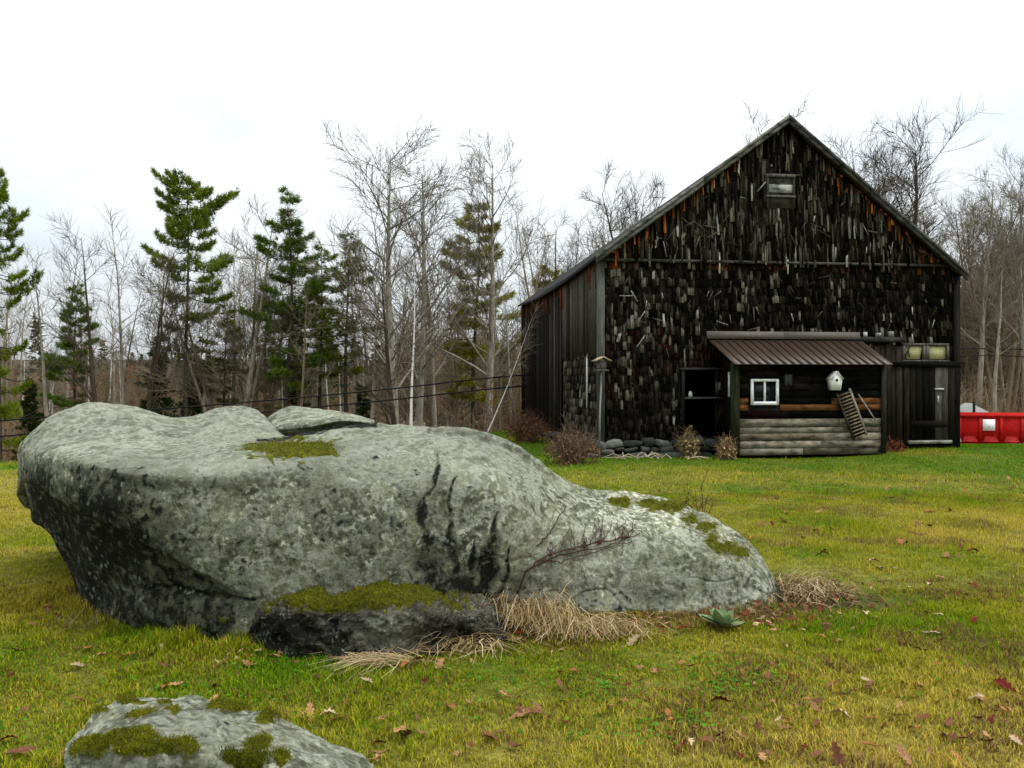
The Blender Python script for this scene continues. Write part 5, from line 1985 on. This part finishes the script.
gm = blades(400000, 2.2, 6.2, .031, .0026, 2, 1)
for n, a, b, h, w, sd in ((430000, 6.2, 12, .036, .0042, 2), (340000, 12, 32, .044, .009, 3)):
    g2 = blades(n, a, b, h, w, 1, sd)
    for v, c, f_ in zip(g2.V, g2.C, g2.Fa):
        gm.add(v, f_, c)
o = gm.build('grass', M['grassblade'])
tag(o, 'short green and straw-yellow autumn grass of the lawn', 'grass', kind='stuff')

# low green clover and weed leaves in the near lawn
cv = MB()
R = np.random.default_rng(9)
for (cx, cy, sx_, sy_, n) in ((728, 675, 40, 14, 420), (600, 692, 18, 8, 140), (690, 722, 12, 8, 90), (630, 730, 40, 10, 160), (520, 690, 60, 12, 200), (860, 690, 60, 14, 120), (230, 690, 90, 18, 260), (40, 690, 40, 30, 140)):
    for k in range(n):
        p = np.array(gp(cx + R.normal(0, sx_), max(600, cy + R.normal(0, sy_)))) + [0, 0, R.uniform(.008, .035)]
        u_ = R.normal(0, 1, 3) * [1, 1, .35]
        u_ /= np.linalg.norm(u_)
        w_ = np.cross(u_, [0, 0, 1.0]) + R.normal(0, .2, 3)
        s = R.uniform(.008, .018)
        cv.add([p - u_ * s, p + w_ * s * .7, p + u_ * s, p - w_ * s * .7], np.array([[0, 1, 2, 3]]), np.array([.07, .17, .012]) * R.uniform(.5, 1.4))
o = cv.build('clover', M['grassblade'])
tag(o, 'patches of bright green clover leaves in the near lawn', 'clover', kind='stuff')

# ------------------------------------------------------------------ fallen oak leaves
def leaf_mesh(seed, col):
    R = np.random.default_rng(seed)
    m = MB()
    half = [(0, .012), (.10, .02), (.2, .10), (.27, .05), (.36, .17), (.44, .08), (.55, .21), (.64, .09), (.76, .17), (.84, .07), (.93, .09), (1.0, .0)]
    up_ = [(x, w * R.uniform(.8, 1.2)) for x, w in half]
    dn = [(x, -w * R.uniform(.8, 1.2)) for x, w in half]
    curl, fold = R.uniform(-.5, .9), R.uniform(.1, .8)
    f_ = lambda x, y: (x - .5, y, .14 * curl * math.sin(x * 3.1) + fold * abs(y) * .8 + .05 * math.sin(7 * x + seed))
    mid_ = [f_(x, 0) for x, _ in half]
    U = [f_(x, w) for x, w in up_]
    D = [f_(x, w) for x, w in dn]
    n = len(half)
    i_ = np.arange(n - 1)[:, None]
    m.add(mid_ + U + D, [np.concatenate([i_, i_ + 1, i_ + n + 1, i_ + n], 1), np.concatenate([i_ + 1, i_, i_ + 2 * n, i_ + 2 * n + 1], 1)], col)
    m.tube([f_(-.22, 0), f_(0, 0), f_(.5, 0), f_(.95, 0)], [.012, .012, .01, .004], 3, np.array(col) * .8)
    return m


LK = [('tan', (.25, .135, .06)), ('dark', (.13, .055, .03)), ('red', (.10, .014, .010)), ('pale', (.34, .25, .15)), ('orange', (.24, .10, .035))]
LAB = {'tan': 'tan dried oak leaf lying on the lawn', 'dark': 'dark brown dried oak leaf lying on the lawn', 'red': 'deep red fallen leaf lying on the lawn',
       'pale': 'bleached pale oak leaf lying on the lawn', 'orange': 'rusty orange fallen leaf lying on the lawn'}
lproto = {}
for i, (k, c) in enumerate(LK):
    lproto[k] = [leaf_mesh(50 + i * 7 + j, np.array(c) * f_).build('fallen_leaf', M['dryleaf']) for j, f_ in enumerate((1.0, .8, 1.15))]
lused = set()


def put_leaf(kind, px, py, size, label=None):
    j = random.randrange(3)
    o = lproto[kind][j]
    if (kind, j) in lused:
        o = o.copy()
        COL.objects.link(o)
    lused.add((kind, j))
    p = gp(px, py)
    o.location = (p[0], p[1], p[2] + .028)
    o.rotation_euler = (random.gauss(0, .28), random.gauss(0, .28), random.random() * 6.28)
    o.scale = (size, size, size)
    tag(o, label or LAB[kind], 'leaf', 'fallen leaves on the lawn' if label is None else None)
    if label and 'group' in o:
        del o['group']


put_leaf('pale', 632, 645, .17, 'large pale tan oak leaf near the boulder foot, right of the dead grass')
put_leaf('red', 686, 633, .12, 'dark red leaf on the grass just left of the mullein rosette')
for x, y, k, s in ((838, 720, 'pale', .15), (725, 741, 'tan', .14), (690, 747, 'pale', .10), (722, 707, 'red', .13), (760, 733, 'dark', .13), (833, 690, 'dark', .12), (768, 681, 'dark', .10),
                   (838, 764, 'dark', .14), (905, 762, 'tan', .14), (950, 728, 'dark', .17), (945, 740, 'tan', .14), (1005, 692, 'red', .17), (980, 702, 'tan', .15), (975, 705, 'pale', .14), (530, 718, 'dark', .16), (522, 720, 'tan', .15),
                   (450, 710, 'orange', .14), (490, 743, 'dark', .14), (405, 742, 'dark', .15), (400, 736, 'tan', .15), (310, 718, 'tan', .15), (330, 720, 'pale', .13), (165, 690, 'orange', .13), (88, 652, 'orange', .16),
                   (102, 658, 'tan', .14), (130, 660, 'orange', .13), (55, 600, 'red', .16), (62, 608, 'dark', .17), (40, 598, 'dark', .13), (48, 612, 'red', .14), (70, 600, 'dark', .14), (250, 668, 'tan', .13),
                   (215, 690, 'dark', .12), (270, 660, 'orange', .12), (420, 664, 'orange', .17), (440, 668, 'tan', .15), (408, 668, 'orange', .15), (20, 758, 'dark', .14), (60, 765, 'tan', .14), (505, 700, 'tan', .11),
                   (560, 690, 'dark', .1), (880, 570, 'pale', .2), (875, 565, 'pale', .18), (762, 527, 'dark', .2), (772, 526, 'red', .16), (784, 523, 'dark', .16), (822, 556, 'dark', .18), (900, 545, 'orange', .2), (950, 512, 'dark', .2), (930, 513, 'orange', .2),
                   (946, 558, 'tan', .2), (972, 554, 'red', .16), (955, 560, 'dark', .16), (895, 571, 'pale', .14), (972, 589, 'red', .14), (975, 625, 'red', .13), (930, 636, 'pale', .15), (865, 618, 'pale', .16), (940, 580, 'tan', .16)):
    put_leaf(k, x, y, s * (.8 if k == 'pale' else .95))
for i in range(240):
    r_ = random.random()
    if r_ < .55:
        x, y = random.uniform(660, 1024), 470 + 295 * random.random()
    elif r_ < .8:
        x, y = random.uniform(380, 1024), random.uniform(660, 766)
    else:
        x, y = random.uniform(0, 380), random.uniform(650, 766)
    put_leaf(pick([.34, .36, .10, .05, .15], ['tan', 'dark', 'red', 'pale', 'orange']), x, y, random.uniform(.05, .10) * (1.5 if y < 560 else 1))
# litter gathered in the corners of the boulder's foot
ll = MB()
R = np.random.default_rng(21)
for (cx, cy, sx_, sy_, n) in ((760, 615, 22, 8, 90), (640, 626, 40, 5, 90), (55, 603, 16, 9, 60), (270, 655, 30, 5, 40), (500, 640, 40, 10, 80), (815, 600, 34, 15, 420), (345, 660, 60, 5, 40)):
    for k in range(n):
        p = np.array(gp(cx + R.normal(0, sx_), max(585, cy + R.normal(0, sy_)))) + [0, 0, R.uniform(.005, .04)]
        u_ = R.normal(0, 1, 3) * [1, 1, .5]
        u_ /= np.linalg.norm(u_)
        w_ = np.cross(u_, R.normal(0, .4, 3) + [0, 0, 1.0])
        s = R.uniform(.012, .032)
        ll.add([p - u_ * s, p + w_ * s * .6, p + u_ * s, p - w_ * s * .5], np.array([[0, 1, 2, 3]]), np.array([[.17, .08, .04], [.09, .04, .025], [.3, .2, .11], [.12, .02, .012]][R.integers(4)]) * R.uniform(.5, 1.3))
o = ll.build('leaf_litter', M['dryleaf'])
tag(o, 'brown leaf litter gathered around the foot of the boulder', 'leaf litter', kind='stuff')

# ------------------------------------------------------------------ sky, sun, camera
world = bpy.data.worlds.new('World')
SC.world = world
world.use_nodes = True
nt = world.node_tree
bg = nt.nodes['Background']
SUN_EL, SUN_AZ = math.radians(58), math.radians(112)      # azimuth clockwise from +Y (behind the camera, to the right)
sky = nt.nodes.new('ShaderNodeTexSky')
sky.sky_type = 'NISHITA'
sky.sun_disc = False
sky.sun_elevation = SUN_EL
sky.sun_rotation = SUN_AZ
sky.air_density = 1.0
sky.dust_density = 2.0
tc = nt.nodes.new('ShaderNodeTexCoord')
mp = nt.nodes.new('ShaderNodeMapping')
mp.inputs['Scale'].default_value = (1, 1, 2.6)
nz = nt.nodes.new('ShaderNodeTexNoise')
nz.inputs['Scale'].default_value = 2.2
nz.inputs['Detail'].default_value = 6
nz.inputs['Roughness'].default_value = .55
rp = nt.nodes.new('ShaderNodeValToRGB')
rp.color_ramp.elements[0].position = .30
rp.color_ramp.elements[0].color = (.62, .62, .62, 1)
rp.color_ramp.elements[1].position = .55
rp.color_ramp.elements[1].color = (1, 1, 1, 1)
mx = nt.nodes.new('ShaderNodeMix')
mx.data_type = 'RGBA'
nt.links.new(tc.outputs['Generated'], mp.inputs['Vector'])
nt.links.new(mp.outputs['Vector'], nz.inputs['Vector'])
nt.links.new(nz.outputs['Fac'], rp.inputs['Fac'])
nt.links.new(rp.outputs['Color'], mx.inputs['Factor'])
nt.links.new(sky.outputs['Color'], mx.inputs[6])
mx.inputs[7].default_value = (7.4, 7.85, 8.1, 1)
sx = nt.nodes.new('ShaderNodeSeparateXYZ')
nt.links.new(tc.outputs['Generated'], sx.inputs[0])
mr = nt.nodes.new('ShaderNodeMapRange')
mr.inputs['From Min'].default_value = 0.0
mr.inputs['From Max'].default_value = 1.0
mr.inputs['To Min'].default_value = .57
mr.inputs['To Max'].default_value = 2.05
nt.links.new(sx.outputs['Z'], mr.inputs['Value'])
ml = nt.nodes.new('ShaderNodeMix')
ml.data_type = 'RGBA'
ml.blend_type = 'MULTIPLY'
ml.inputs['Factor'].default_value = 1.0
nt.links.new(mx.outputs[2], ml.inputs[6])
nt.links.new(mr.outputs['Result'], ml.inputs[7])
nt.links.new(ml.outputs[2], bg.inputs['Color'])
bg.inputs['Strength'].default_value = .10

sd = bpy.data.lights.new('sun', 'SUN')
sd.energy = 1.2
sd.angle = math.radians(12)
sd.color = (1, .96, .9)
so_ = bpy.data.objects.new('sun', sd)
COL.objects.link(so_)
dirv = Vector((math.sin(SUN_AZ) * math.cos(SUN_EL), math.cos(SUN_AZ) * math.cos(SUN_EL), math.sin(SUN_EL)))
so_.rotation_euler = (-dirv).to_track_quat('-Z', 'Y').to_euler()
so_.location = dirv * 40

cd = bpy.data.cameras.new('camera')
cam = bpy.data.objects.new('camera', cd)
COL.objects.link(cam)
cam.location = (0, 0, CAMZ)
cam.rotation_euler = (math.pi / 2, 0, 0)
cd.sensor_width = 36
cd.lens = 36 * F / 1024
cd.shift_y = -6 / 1024
cd.clip_end = 6000
SC.camera = cam
SC.view_settings.view_transform = 'Standard'
SC.view_settings.look = 'None'
SC.view_settings.exposure = .75
SC.view_settings.gamma = 1
SC.render.engine = 'CYCLES'
SC.cycles.max_bounces = 5
SC.cycles.use_denoising = True
SC.cycles.denoiser = 'OPENIMAGEDENOISE'
SC.cycles.sample_clamp_indirect = 2.0
